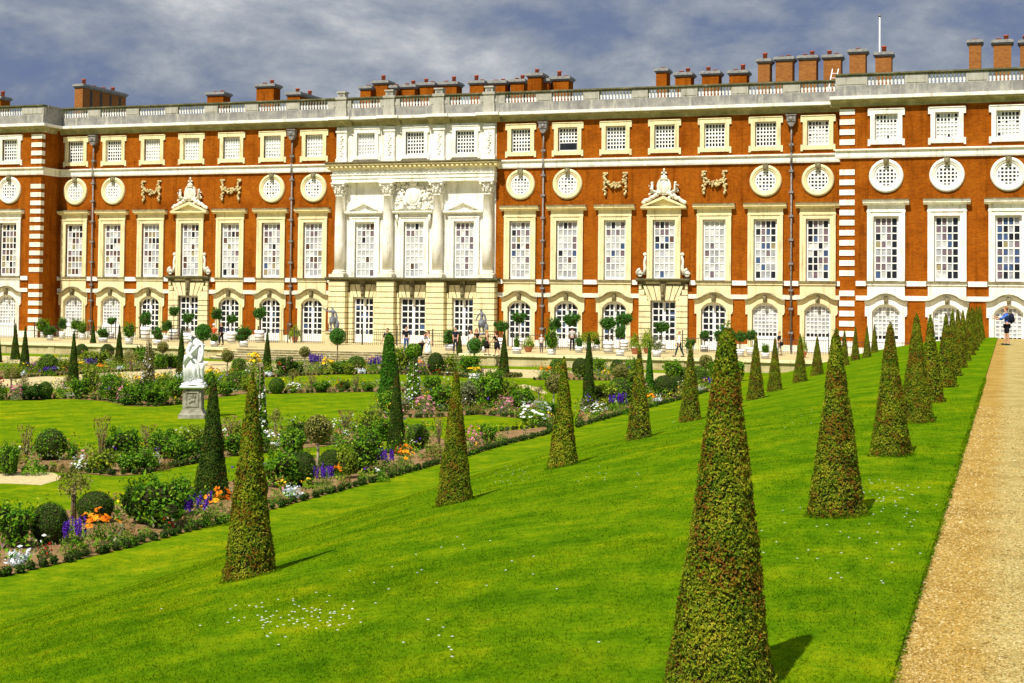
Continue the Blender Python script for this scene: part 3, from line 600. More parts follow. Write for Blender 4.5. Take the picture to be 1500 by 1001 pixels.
# terrace wall and steps
tw = []
for i, (x0, x1, lab) in enumerate([(-120, -54.5, 'low stone retaining wall of the terrace beyond the steps, behind the striped tubs'), (-36.0, -9.3, 'low stone retaining wall of the terrace between steps and the grass bank')]):
    root = empty('retaining_wall', (0, 0, 0)); tag(root, lab, 'wall')
    mb = MB(); mb.box(x0, x1, 95.55, 96.02, -3., ZT-.10); mb.build('wall_face', M['wallstone'], root)
    mb = MB(); mb.box(x0-.05, x1+.05, 95.40, 96.3, ZT-.10, ZT+.05); mb.build('coping', M['cream'], root)
    x = x0+2
    mb = MB()
    while x < x1-1: mb.box(x, x+.55, 95.50, 95.60, -2.9, ZT-.104); x += 4.4
    mb.build('wall_pier', M['wallstone'], root)
    mb = MB(); mb.box(x0, x1, 95.42, 95.58, -3., -2.62); mb.build('wall_plinth', M['wallstone'], root)
root = empty('stone_steps', (0, 0, 0)); tag(root, 'broad stone steps with rounded ends down from the terrace to the parterre', 'steps')
for k in range(5):
    mb = MB(); e = .42*(5-k); xa, xb = -54.4+.42*k*.9, -36.1-.42*k*.9+1.6; yf = 96.0-e; r = min(1.4+.3*(5-k), 3)
    out = []
    for q in range(9):
        a = PI + q/8*PI/2; out.append((xa-1.2+r+r*math.cos(a), yf+r*.7+r*.7*math.sin(a)))
    for q in range(9):
        a = 1.5*PI + q/8*PI/2; out.append((xb-r+r*math.cos(a), yf+r*.7+r*.7*math.sin(a)))
    out += [(xb, 96.3), (xa-1.2, 96.3)]
    z0, z1 = ZG-.2, ZG+.15*(k+1)-.004*(k == 4)
    n = len(out); i = len(mb.v); mb.v += [(x, y, z0) for x, y in out]+[(x, y, z1) for x, y in out]
    mb.f.append(tuple(i+n+q for q in range(n))); mb.m.append(0); mb.sm.append(False)
    for q in range(n): q2 = (q+1) % n; mb.f.append((i+q, i+q2, i+n+q2, i+n+q)); mb.m.append(0); mb.sm.append(False)
    mb.m = [0]+[1]*n; mb.build('step', [M['cream'], M['weathered']], root)  # risers take the darker colour as painted shade against the treads

# ------------------------------------------------------------------ the palace
D, DP, XC = 112., 109.3, -46.34
XR, XL = -11.7, -80.75
PAL = empty('palace', (XC, D, ZT)); tag(PAL, 'long red brick palace with white stone portico, sash windows and round windows beyond the garden', 'palace')
OFF = Vector((XC, D, ZT))
def pal(name, mb, mat, loc=None, parent=None):
    """a part given in world coordinates (loc None) or around a world point"""
    l = (Vector(loc) if loc is not None else Vector((0, 0, 0))) - OFF
    o = link(name, mb if isinstance(mb, bpy.types.Mesh) else mb.mesh(name, mat), parent or PAL)
    o.location = l if parent is None else (0, 0, 0); return o
Z_AT, Z_OC, Z_TOP, Z_STR, Z_WC, Z_SILL, Z_IMP, Z_OPEN = 14.52, 10.97, 18.5, 12.92, 9.24, 3.38, 2.32, 8.07
WX = [XC+s*(9.18+3.925*i) for s in (-1, 1) for i in range(7)]; WX.sort()
PX = [XC-4.4, XC, XC+4.4]
RPX = [-8.42, -4.2, -.05, 4.15, 8.4]
LPX = [2*(XL+XR)/2-x for x in RPX[:3]]
def wall(x0, x1, z0, z1, y, holes, dep=.32):
    xs = sorted({x0, x1, *[h[0] for h in holes], *[h[1] for h in holes]}); zs = sorted({z0, z1, *[h[2] for h in holes], *[h[3] for h in holes]})
    mb = MB()
    for a, b in zip(xs, xs[1:]):
        for c, d in zip(zs, zs[1:]):
            mx, mz = (a+b)/2, (c+d)/2
            if any(h[0] < mx < h[1] and h[2] < mz < h[3] for h in holes): continue
            mb.quad((a, y, c), (b, y, c), (b, y, d), (a, y, d))
    for a, b, c, d in holes:
        e = y+dep
        mb.quad((a, y, c), (a, y, d), (a, e, d), (a, e, c)); mb.quad((b, y, d), (b, y, c), (b, e, c), (b, e, d)); mb.quad((a, y, d), (b, y, d), (b, e, d), (a, e, d)); mb.quad((b, y, c), (a, y, c), (a, e, c), (b, e, c))
    return mb
def holes_for(xs):
    h = []
    for x in xs: h += [(x-.81, x+.81, Z_AT-.93, Z_AT+.97), (x-.89, x+.89, Z_SILL, Z_OPEN), (x-.965, x+.965, ZT, 1.74)]
    return h
ZW1 = 16.2
wl, wr = WX[:7], WX[7:]
pal('brick_wall', wall(XL, XC-7.1, ZT-.2, ZW1, D, holes_for([x for i, x in enumerate(wl) if i != 3]) + [(wl[3]-.81, wl[3]+.81, Z_AT-.93, Z_AT+.97), (wl[3]-.89, wl[3]+.89, Z_SILL, Z_OPEN), (wl[3]-1., wl[3]+1., ZT, 1.8)]), M['brick'])
pal('brick_wall', wall(XC+7.1, XR, ZT-.2, ZW1, D, holes_for([x for i, x in enumerate(wr) if i != 3]) + [(wr[3]-.81, wr[3]+.81, Z_AT-.93, Z_AT+.97), (wr[3]-.89, wr[3]+.89, Z_SILL, Z_OPEN), (wr[3]-1., wr[3]+1., ZT, 1.8)]), M['brick'])
mb = wall(XR, 14., ZT-.2, ZW1, DP, holes_for(RPX)); mb.quad((XR, D+.4, ZT-.2), (XR, DP, ZT-.2), (XR, DP, 16.78), (XR, D+.4, 16.78)); mb.quad((14, DP, ZT-.2), (14, D+22, ZT-.2), (14, D+22, ZW1), (14, DP, ZW1))
pal('brick_pavilion', mb, M['brick'])
mb = wall(-102, XL, ZT-.2, ZW1, DP, holes_for(LPX)); mb.quad((XL, DP, ZT-.2), (XL, D+.4, ZT-.2), (XL, D+.4, 16.78), (XL, DP, 16.78)); mb.quad((-102, D+22, ZT-.2), (-102, DP, ZT-.2), (-102, DP, ZW1), (-102, D+22, ZW1))
pal('brick_pavilion', mb, M['brick'])
mb = MB(); mb.box(-102, 14, D+.45, D+22, ZT-.2, 16.3); pal('roof', mb, M['slate'])
# --- window kits (local: wall face y=0, outwards is -y)
CACHE = {}
def cached(key, fn, mats):
    if key not in CACHE: CACHE[key] = fn().mesh(key, mats)
    return CACHE[key]
def bars(w, z0, z1, nc, nr, y0, fr, br, mid=None, wide=None):
    """white sash: frame + glazing bars; horizontals sit 4 mm back so that faces never coincide"""
    mb = MB()
    mb.box(-w, -w+fr, y0, y0+.07, z0, z1); mb.box(w-fr, w, y0, y0+.07, z0, z1); mb.box(-w+fr, w-fr, y0+.003, y0+.07, z0, z0+fr*1.3); mb.box(-w+fr, w-fr, y0+.003, y0+.07, z1-fr, z1)
    iw = w-fr; a, b = z0+fr*1.3, z1-fr
    for k in range(1, nc):
        x = -iw+2*iw*k/nc; t = wide if (wide and k*2 == nc) else br
        mb.box(x-t/2, x+t/2, y0+.012, y0+.06, a+.001, b-.001)
    for k in range(1, nr):
        z = a+(b-a)*k/nr; t = br*1.5 if (mid and k == mid) else br
        mb.box(-iw+.001, iw-.001, y0+(.006 if mid and k == mid else .018), y0+.055, z-t/2, z+t/2)
    return mb
def panes(key, w, z0, z1, nc, nr, y, pick):
    if key in CACHE: return CACHE[key]
    mb = MB()
    for i in range(nc):
        for j in range(nr):
            a, b = -w+2*w*i/nc, -w+2*w*(i+1)/nc; c, d = z0+(z1-z0)*j/nr, z0+(z1-z0)*(j+1)/nr
            t = [random.uniform(-.006, .006) for _ in range(4)]
            mb.quad((a, y+t[0], c), (b, y+t[1], c), (b, y+t[2], d), (a, y+t[3], d), pick(i, j))
    CACHE[key] = mb.mesh(key, PANES); return CACHE[key]
def attic_surround():
    mb = MB(); f = -.13
    mb.box(-1.13, -.81, f, .14, -.93, .97); mb.box(.81, 1.13, f, .14, -.93, .97)
    mb.box(-1.13, 1.13, f, .14, .97, 1.30); mb.box(-1.13, 1.13, f-.03, .14, -1.24, -.93)
    for s in (-1, 1):
        x0, x1 = (s*1.13, s*1.30) if s > 0 else (-1.30, -1.13)
        mb.box(x0, x1, f+.002, .02, .86, 1.36); mb.box(x0, x1, f+.002, .02, -1.34, -.86)
    mb.box(-1.26, 1.26, f-.05, .02, 1.30, 1.36)
    return mb
def tall_surround():
    mb = MB(); f = -.14; z0, z1 = 0, Z_OPEN-Z_SILL
    mb.box(-1.30, -.89, f, .14, z0, z1); mb.box(.89, 1.30, f, .14, z0, z1); mb.box(-1.30, 1.30, f, .14, z1, z1+.36)
    mb.box(-1.33, -1.12, f-.04, f+.01, z0, z1+.30); mb.box(1.12, 1.33, f-.04, f+.01, z0, z1+.30)
    mb.box(-1.37, 1.37, f-.06, f+.02, z1+.30, z1+.40)
    return mb
def tall_frieze():
    mb = MB(); z1 = Z_OPEN-Z_SILL; mb.box(-1.33, 1.33, -.12, .02, z1+.40, z1+.80); return mb
def tall_cornice():
    mb = MB(); z = Z_OPEN-Z_SILL+.80
    mb.xprof(-1.62, 1.62, [(.02, z), (-.14, z), (-.20, z+.08), (-.30, z+.12), (-.46, z+.16), (-.46, z+.25), (-.52, z+.30), (-.52, z+.32), (.02, z+.34)][::-1]); mb.xprof(-1.63, 1.63, [(.02, z+.34), (-.53, z+.325), (-.53, z+.41), (.02, z+.45)][::-1], 1); return mb
def tall_sill():
    mb = MB(); mb.box(-1.42, 1.42, -.30, .10, -.10, 0., 1); mb.box(-1.38, 1.38, -.20, .0, -.30, -.10); return mb
def arc_pts(w, zs, rise, n=14):
    r = (w*w+rise*rise)/(2*rise); c = zs+rise-r; a0 = math.asin(w/r)
    return [(r*math.sin(-a0+2*a0*k/n), c+r*math.cos(-a0+2*a0*k/n)) for k in range(n+1)]
def arch_panel():
    mb = MB(); f = -.12; w, zs, rise, top, ow = .965, 1.16, .56, 3.08, 1.31
    mb.box(-ow, -w, f, .14, ZT-.2, zs); mb.box(w, ow, f, .14, ZT-.2, zs)
    a = arc_pts(w, zs, rise)
    mb.quad((-ow, f, zs), (-w, f, zs), (-w, f, top), (-ow, f, top)); mb.quad((w, f, zs), (ow, f, zs), (ow, f, top), (w, f, top))
    for p, q in zip(a, a[1:]):
        mb.quad((p[0], f, p[1]), (q[0], f, q[1]), (q[0], f, top), (p[0], f, top)); mb.quad((p[0], f, p[1]), (p[0], .14, p[1]), (q[0], .14, q[1]), (q[0], f, q[1]))
    mb.quad((-ow, f, zs), (-ow, f, top), (-ow, .02, top), (-ow, .02, zs)); mb.quad((ow, f, top), (ow, f, zs), (ow, .02, zs), (ow, .02, top))
    # ears at the springing
    for s in (-1, 1):
        x0, x1 = (ow, ow+.17) if s > 0 else (-ow-.17, -ow)
        mb.box(x0, x1, f+.002, .02, .95, 1.86); mb.box(x0, x1-.05 if s > 0 else x1, f+.002, .02, .83, .95)
    return mb
def arch_ring():
    """raised archivolt round the opening"""
    mb = MB(); a = arc_pts(.985, 1.16, .57); b = arc_pts(1.16, 1.16, .74)
    for (p, q), (r, s) in zip(zip(a, a[1:]), zip(b, b[1:])):
        mb.quad((p[0], -.17, p[1]), (q[0], -.17, q[1]), (s[0], -.17, s[1]), (r[0], -.17, r[1])); mb.quad((r[0], -.17, r[1]), (s[0], -.17, s[1]), (s[0], -.10, s[1]), (r[0], -.10, r[1])); mb.quad((p[0], -.10, p[1]), (q[0], -.10, q[1]), (q[0], -.17, q[1]), (p[0], -.17, p[1]))
    mb.box(-1.16, -.985, -.17, -.10, ZT-.1, 1.16); mb.box(.985, 1.16, -.17, -.10, ZT-.1, 1.16)
    return mb
def arch_hood():
    mb = MB(); pts = [(-1.48, 1.86), (-1.12, 1.86)]
    pts = [(-1.50, 1.84), (-1.22, 1.86), (-1.02, 1.94)] + [(x, z) for x, z in arc_pts(.86, 2.02, .33, 10)] + [(1.02, 1.94), (1.22, 1.86), (1.50, 1.84)]
    for (x0, z0), (x1, z1) in zip(pts, pts[1:]):
        for y0, zl, zh, mi_ in ((-.38, .06, .15, 1), (-.24, -.04, .06, 0)):  # upper fillet stained dark, which also paints in the hood's shadow line
            mb.quad((x0, y0, z0+zl), (x1, y0, z1+zl), (x1, y0, z1+zh), (x0, y0, z0+zh), mi_); mb.quad((x0, y0, z0+zh), (x1, y0, z1+zh), (x1, -.1, z1+zh), (x0, -.1, z0+zh), 1); mb.quad((x0, -.1, z0+zl), (x1, -.1, z1+zl), (x1, y0, z1+zl), (x0, y0, z0+zl), mi_)
    for x in (-1.50, 1.50): mb.box(min(x, x*.998), max(x, x*.998), -.379, -.1, 1.80, 1.985)
    return mb
def keystone():
    mb = MB(); mb.prism([(-.11, 1.70), (.11, 1.70), (.15, 2.24), (-.15, 2.24)], -.42, -.1); mb.ell((0, -.43, 1.97), (.10, .07, .17), 8, 6); return mb
def arch_sash(kind):
    w, zs, rise = .965, 1.16, .56
    if kind == 'door': mb = bars(w, ZT+.01, 1.60, 4, 7, .145, .14, .085, None, .24)
    else: mb = bars(w, -.95, 1.60, 6, 8, .145, .12, .058, 4)
    a = arc_pts(w+.02, zs, rise+.02); b = arc_pts(w-.13, zs-.04, rise-.08)
    for (p, q), (r, s) in zip(zip(a, a[1:]), zip(b, b[1:])):
        mb.quad((r[0], .142, r[1]), (s[0], .142, s[1]), (q[0], .142, q[1]), (p[0], .142, p[1])); mb.quad((r[0], .2, r[1]), (s[0], .2, s[1]), (s[0], .142, s[1]), (r[0], .142, r[1]))
    if kind == 'door':
        for s in (-1, 1): mb.box(-.83 if s < 0 else .12, -.12 if s < 0 else .83, .150, .19, ZT+.14, ZT+.62)
    else: mb.box(-.965, .965, .02, .2, ZT-.1, -.952, 0)
    return mb
def oculus_ring():
    mb = MB(); mb.lathe([(1.22, .02), (1.22, -.08), (1.14, -.16), (1.02, -.18), (.98, -.12), (.90, -.12), (.84, -.10), (.80, -.02), (.80, .0)], 32, axis='y'); 
    mb.f = mb.f[:-2]; mb.m = mb.m[:-2]; mb.sm = mb.sm[:-2]; return mb
def oculus_key():
    mb = MB(); mb.prism([(-.15, .74), (.15, .74), (.22, 1.27), (-.22, 1.27)], -.27, .02); mb.ell((0, -.27, 1.0), (.13, .07, .2), 8, 6); return mb
def oculus_sash():
    mb = MB(); r = .80; n = 6
    mb.lathe([(r, -.006), (r, -.07), (r-.10, -.07), (r-.10, -.006)], 28, axis='y', smooth=False); mb.f = mb.f[:-2]; mb.m = mb.m[:-2]; mb.sm = mb.sm[:-2]
    for k in range(1, n):
        t = -r+2*r*k/n; l = math.sqrt(r*r-t*t)-.05; bw = .05
        mb.box(t-bw, t+bw, -.062, -.02, -l, l); mb.box(-l, l, -.056, -.02, t-bw, t+bw)
    return mb
def oculus_glass(key, pick):
    if key in CACHE: return CACHE[key]
    mb = MB(); n = 6; r = .79
    for i in range(n):
        for j in range(n):
            a, b = -r+2*r*i/n, -r+2*r*(i+1)/n; c, d = -r+2*r*j/n, -r+2*r*(j+1)/n
            if math.hypot((a+b)/2, (c+d)/2) < r+.02: mb.quad((a, -.012, c), (b, -.012, c), (b, -.012, d), (a, -.012, d), pick(i, j))
    CACHE[key] = mb.mesh(key, PANES); return CACHE[key]
def sub(name, me, parent): return link(name, me, parent)
def window(name, x, y, z, smat, items):
    """items: first (mesh) is the part itself, the rest its sub-parts"""
    root = pal(name, items[0][1], None, (x, y, z))
    for nm, me in items[1:]: sub(nm, me, root)
    return root
rgp = random.Random(11)
def mixpick(wts):
    return lambda i, j: rgp.choices(range(len(PANES)), wts)[0]
DARK = lambda i, j: rgp.choices([0, 0, 5], [8, 1, 1])[0]
def halfdark(nr): return lambda i, j: 0 if (j >= nr-2 and rgp.random() < .8) or rgp.random() < .06 else 1
BLIND = lambda i, j: 1 if rgp.random() < .94 else 2
def attic(x, y, st, kind):
    n = {'dark': DARK, 'blind': BLIND, 'half': halfdark(6), 'grey': mixpick([1, 2, 5, 0, 0, 0, 0])}[kind]
    sash = cached('attic_sash', lambda: bars(.81, -.93, .97, 6, 6, .145, .10, .085, 3), M['sash'])
    if kind == 'open': pass
    window('attic_window', x, y, Z_AT, st, [('s', cached('attic_surround_'+st, attic_surround, M[st])), ('sash', sash), ('panes', panes('attic_panes_%.1f' % x, .75, -.86, .92, 6, 6, .20, n))])
def tall(x, y, st, wts, ped=False, blue=False, plain=False):
    zz = Z_OPEN-Z_SILL
    def pick(i, j):
        w = list(wts)
        if blue and i == 3: return 0
        if j >= 6: w[0] += .7; w[3] += 1.3; w[1] *= .4
        return rgp.choices(range(len(PANES)), w)[0]
    it = [('s', cached('tall_surround_'+st, tall_surround, M[st])), ('sash', cached('tall_sash', lambda: bars(.89, .02, zz, 4, 8, .145, .15, .075, 4), M['sash'])),
          ('panes', panes('tall_panes_%.1f' % x, .78, .15, zz-.1, 4, 8, .20, pick))]
    if not plain: it += [('frieze', cached('tall_frieze_'+st, tall_frieze, M[st])), ('sill', cached('tall_sill_'+st, tall_sill, [M[st], M['weathered']]))]
    if not ped and not plain: it.append(('cornice', cached('tall_cornice_'+st, tall_cornice, [M[st], M['weathered']])))
    return window('tall_sash_window', x, y, Z_SILL, st, it)
def arched(x, y, st, kind):
    d = kind == 'door'
    pn = panes(('door_panes_%.1f' if d else 'arched_panes_%.1f') % x, .86, ZT+.6 if d else -.85, 1.68, 4 if d else 6, 7 if d else 8, .20, DARK if d else (lambda i, j: 0 if (j <= 0 and x > -30 and rgp.random() < .9) else (1 if rgp.random() < .35 else 2)))
    window('arched_french_door' if d else 'arched_window', x, y, 0, st, [('s', cached('arch_panel_'+st, arch_panel, M[st])), ('archivolt', cached('arch_ring_'+st, arch_ring, M[st])), ('hood_mould', cached('arch_hood_'+st, arch_hood, [M[st], M['weathered']])),
           ('keystone', cached('keystone', keystone, M['weathered'])), ('door_leaves' if d else 'sash', cached('arch_sash_'+kind, lambda: arch_sash(kind), M['sash'])), ('panes', pn)])
def oculus(x, y, st, pick):
    window('round_window', x, y, Z_OC, st, [('s', cached('oculus_ring_'+st, oculus_ring, M[st])), ('keystone', cached('oculus_key_'+st, oculus_key, M['weathered'])), ('sash', cached('oculus_sash', oculus_sash, M['sash'])), ('panes', oculus_glass('oculus_panes_%.1f' % x, pick))])
at_kind = ['dark', 'dark', 'blind', 'blind', 'blind', 'blind', 'blind', 'dark', 'dark', 'dark', 'dark', 'dark', 'dark', 'half']
tw_ = [[a*b for a, b in zip(w_, (.7, 1.35, 1.25, 1.0, .9, .7, .8))] for w_ in [[1, 2, 2.5, 1.5, 2, 0, 1], [1.2, 3, 1.5, 1.5, 2.5, 0, .3], [2, 2, 3, 1.2, 2, 0, 1], [.5, 5, 1.4, .6, 1, 0, .2], [.5, 6, 1.4, .4, 1, 0, .2], [.8, 4, 1.5, 1.5, .6, .6, .3], [.3, 5, 2, .6, 1, 0, .3],
       [.6, 3, 2, 1.8, .5, .4, .2], [.3, 4, 3, 1.2, .3, .6, 0], [.3, 5, 2.5, .7, .3, .6, 0], [.8, 4.5, 1.5, 1, .4, .8, 0], [.1, 6, 2.4, 1., .2, .2, 0], [3, 1, 2.5, 1.5, 0, 2, .3], [5, 1.2, 2, 1.2, 0, 1.4, 0]]]
for i, x in enumerate(WX):
    attic(x, D, 'cream', at_kind[i])
    ped = i in (3, 10)
    tall(x, D, 'cream', tw_[i], ped)
    if not ped: arched(x, D, 'cream', 'window' if i in (0, 1, 12, 13) else 'door')
    if i in (0, 1): oculus(x, D, 'cream', mixpick([.3, 5, 2, 0, 0, .2, 0]))
    elif i in (5, 6, 7, 8): oculus(x, D, 'cream', mixpick([1.2, 2, 2, 0, 0, .8, 0]))
    elif i in (12, 13): oculus(x, D, 'cream', mixpick([6, .3, .4, 0, 0, 2, 0]))
for x in RPX:
    attic(x, DP, 'white', 'half'); tall(x, DP, 'white', [2, 1, 3, 2, 0, 4, .2] if x > -2 else [1.2, 2, 3, 2.2, 0, 1, .3], blue=x < -2); arched(x, DP, 'white', 'window'); oculus(x, DP, 'white', DARK)
for x in LPX:
    attic(x, DP, 'pale', 'dark'); tall(x, DP, 'pale', [3, .8, 1.6, 1.5, 2, 0, 1.5]); arched(x, DP, 'pale', 'window'); oculus(x, DP, 'pale', mixpick([3, 1, 2, 0, 0, 1, 0]))
# raised lower sash of one attic window: dark opening in the second window right of the portico
mb = MB(); mb.box(-.70, .70, .13, .143, -.80, -.28); pal('open_sash_gap', mb, PANES[0], (WX[8], D, Z_AT))

# --- string courses, bands, quoins, cornice, parapet
def runs(x0, x1, gaps):
    c = x0; out = []
    for a, b in sorted(gaps):
        if a > c: out.append((c, a))
        c = max(c, b)
    if c < x1: out.append((c, x1))
    return out
STR = lambda y: [(y+.02, 12.30), (y-.16, 12.30), (y-.20, 12.42), (y-.20, 12.80), (y-.34, 12.86), (y-.34, 12.95), (y+.02, 13.0)][::-1]
COR = lambda y: [(y+.02, 16.06), (y-.08, 16.10), (y-.12, 16.30), (y-.20, 16.42), (y-.60, 16.47), (y-.60, 16.54), (y+.02, 16.54)][::-1]
COU = lambda y: [(y+.02, 16.54), (y-.60, 16.54), (y-.68, 16.58), (y-.68, 16.80), (y+.02, 16.84)][::-1]
def side(prof, y): return [(p[0]-y, p[1]) for p in prof(y)]
for x0, x1 in ((XL, XC-7.25), (XC+7.25, XR)):
    mb = MB(); mb.xprof(x0, x1, STR(D)); pal('string_course', mb, M['white'])
for x0, x1, e0, e1 in ((XR, 14, 1, 0), (-102, XL, 0, 1)):
    mb = MB(); mb.xprof(x0-.34*e0, x1+.34*e1, STR(DP)); pal('string_course', mb, M['white' if e0 else 'pale'])
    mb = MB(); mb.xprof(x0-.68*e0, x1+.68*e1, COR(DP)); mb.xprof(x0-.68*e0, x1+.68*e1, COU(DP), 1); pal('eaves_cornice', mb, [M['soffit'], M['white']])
for sx, X in ((1, XL), (-1, XR)):
    mb = MB(); mb.yprof(DP, D-.34, [(X-sx*p, z) for p, z in side(STR, DP)][::(1 if sx > 0 else -1)]); pal('string_return', mb, M['pale'])
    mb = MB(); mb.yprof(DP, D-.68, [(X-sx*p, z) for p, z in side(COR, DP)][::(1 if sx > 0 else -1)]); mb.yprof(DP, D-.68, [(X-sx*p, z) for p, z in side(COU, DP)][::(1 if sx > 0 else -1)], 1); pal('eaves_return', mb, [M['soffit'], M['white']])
for x0, x1 in ((XL, XC-7.2), (XC+7.2, XR)):
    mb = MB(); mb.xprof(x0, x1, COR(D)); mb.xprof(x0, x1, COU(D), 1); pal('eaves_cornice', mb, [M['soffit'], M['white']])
for x0, x1, y, xs, st in ((XL, XC-7.1, D, wl, 'white'), (XC+7.1, XR, D, wr, 'white'), (XR+1.15, 14, DP, RPX, 'white'), (-102, XL-1.15, DP, LPX, 'pale')):
    g = [(x-1.42, x+1.42) for x in xs]
    if y == D: g = [(x-2.05, x+2.05) if i == 3 else (x-1.42, x+1.42) for i, x in enumerate(xs)]
    for a, b in runs(x0, x1, g): mb = MB(); mb.box(a, b, y-.15, y+.02, 3.02, Z_SILL); pal('sill_band', mb, M['white'])
    g = [(a+.11, b-.11) if b-a < 3 else (a+.15, b-.15) for a, b in g]
    for a, b in runs(x0, x1, g): mb = MB(); mb.box(a, b, y-.09, y+.02, 1.98, Z_IMP); pal('impost_band', mb, M['white' if st == 'white' and xs is RPX else 'pale'])
# stone apron below each tall window is the arched panel; brick plinth course
for x0, x1, y in ((XL, XC-7.1, D), (XC+7.1, XR, D), (XR, 14, DP), (-102, XL, DP)):
    xs = [x for x in WX+RPX+LPX if x0 < x < x1]
    for a, b in runs(x0, x1, [(x-(2. if y == D and x in (WX[3], WX[10]) else 1.32), x+(2. if y == D and x in (WX[3], WX[10]) else 1.32)) for x in xs]): mb = MB(); mb.box(a, b, y-.10, y+.02, ZT-.15, ZT+.55); pal('stone_plinth', mb, M['pale'])
for X, s, st, lab in ((XR, 1, 'white', 0), (XL, -1, 'pale', 1)):
    z = ZT+.6; k = 0
    while z < 15.6:
        if not (12.0 < z+.3 and z < 13.05) and not (2.9 < z+.3 < 3.75) :
            a, b = (X-.035, X+1.05) if s > 0 else (X-1.05, X+.035)
            mb = MB(); mb.box(a, b, DP-.06, DP+.45, z, z+.40); pal('quoin_stone', mb, M[st])
        z += .735; k += 1
# parapet: blocking course, baluster panels, pedestals, coping
def parapet(x0, x1, y, centers, ped_w=.66, tall_at=()):
    yb = y-.30
    mb = MB(); mb.box(x0, x1, yb, yb+.55, 16.80, 17.50); 
    x = x0+.9
    while x < x1: mb.box(x, x+.03, yb-.012, yb, 16.86, 17.49); x += 1.96
    pal('blocking_course', mb, M['parapet'])
    mb = MB(); mb.box(x0, x1, yb-.10, yb+.60, 18.36, 18.47); mb.box(x0, x1, yb-.03, yb+.55, 18.281, 18.36); pal('coping', mb, M['coping'])
    mb = MB(); mb.box(x0, x1, yb+.005, yb+.58, 17.50, 17.58); pal('parapet_base', mb, M['parapet'])
    spans = []
    c = sorted(centers)
    for xm in c: spans.append((xm-1.32, xm+1.32))
    for a, b in runs(x0, x1, spans):
        mb = MB(); mb.box(a, b, yb+.02, yb+.50, 17.56, 18.28)
        if b-a > .7: mb.box(a+.12, b-.12, yb-.015, yb+.02, 17.68, 18.18)
        pal('parapet_pedestal', mb, M['wallgrey'])
    prof = [(.09, 0), (.09, .07), (.055, .11), (.12, .28), (.075, .46), (.055, .56), (.09, .61), (.09, .70)]
    for a, b in spans:
        if b < x0+.5 or a > x1-.5: continue
        mb = MB(); n = 10
        for k in range(n): mb.lathe(prof, 7, (a+(b-a)*(k+.5)/n, yb+.26, 17.58))
        pal('balustrade', mb, M['baluster'])
parapet(XL+.3, XC-7.4, D, wl); parapet(XC+7.4, XR-.3, D, wr); parapet(XR-.31, 14, DP, RPX); parapet(-102, XL+.31, DP, LPX)
for X0, X1 in ((XL-.24, XL+.31), (XR-.31, XR+.24)):
    mb = MB(); mb.box(X0, X1, DP+.26, D+.6, 16.80, 17.56); mb.box(X0, X1, DP+.26, D+.6, 17.56, 18.275); mb.box(X0-.08, X1+.08, DP+.31, D+.7, 18.28, 18.465); pal('parapet_return', mb, M['parapet'])

# --- carved ornament: heaps of small forms
def blobs(mb, rg, cx, cz, w, h, n, y=-.1, s=(.06, .16)):
    for k in range(n):
        a, b = rg.uniform(*s), rg.uniform(*s)
        mb.ell((cx+rg.uniform(-w, w), y+rg.uniform(-.08, .04), cz+rg.uniform(-h, h)), (a, .10, b), 7, 5, rot=Matrix.Rotation(rg.uniform(-1, 1), 3, 'Y'))
def swag(x):
    rg = random.Random(int(x*10)); mb = MB()
    for s in (-1, 1):
        for k in range(16): mb.ell((s*.80+rg.uniform(-.13, .13), -.10-rg.uniform(0, .1), .66-k*.1), (rg.uniform(.07, .15), .10, rg.uniform(.06, .12)), 7, 5, rot=Matrix.Rotation(rg.uniform(-1, 1), 3, 'Y'))
        mb.ell((s*.80, -.14, -.98), (.11, .11, .16), 7, 5)
        mb.box(s*.80-.2, s*.80+.2, -.10, .02, .62, .76)
    for k in range(44):
        t = rg.uniform(-1, 1); w_ = .08+.16*(1-t*t); mb.ell((t*.76, -.10-rg.uniform(0, .12), .12-.40*(1-t*t)+rg.uniform(-w_, w_)), (rg.uniform(.06, .14), .10, rg.uniform(.05, .11)), 7, 5, rot=Matrix.Rotation(rg.uniform(-1, 1), 3, 'Y'))
    pal('carved_swag', mb, M['carving'], (x, D, Z_OC+.12))
for i in (2, 4, 9, 11): swag(WX[i])
def pediment(x, y, z, st, w=1.78, h=.80, dep=.5, parent_name='pediment'):
    mb = MB(); f = -dep
    mb.xprof(-w, w, [(.02, 0), (-.18, 0), (f, .10), (f, .24), (.02, .24)][::-1])
    mb.prism([(-w+.1, .241), (w-.1, .241), (0, h-.02)], -.16, .02)
    for s in (-1, 1):
        a = [(s*w, .241), (0, h+.241), (0, h), (s*(w-.32), .241)]
        if s > 0: a = a[::-1]
        mb.prism(a[::-1] if s < 0 else a[::-1], f+.003*s-.01, .02)
    return pal(parent_name, mb, M[st], (x, y, z))
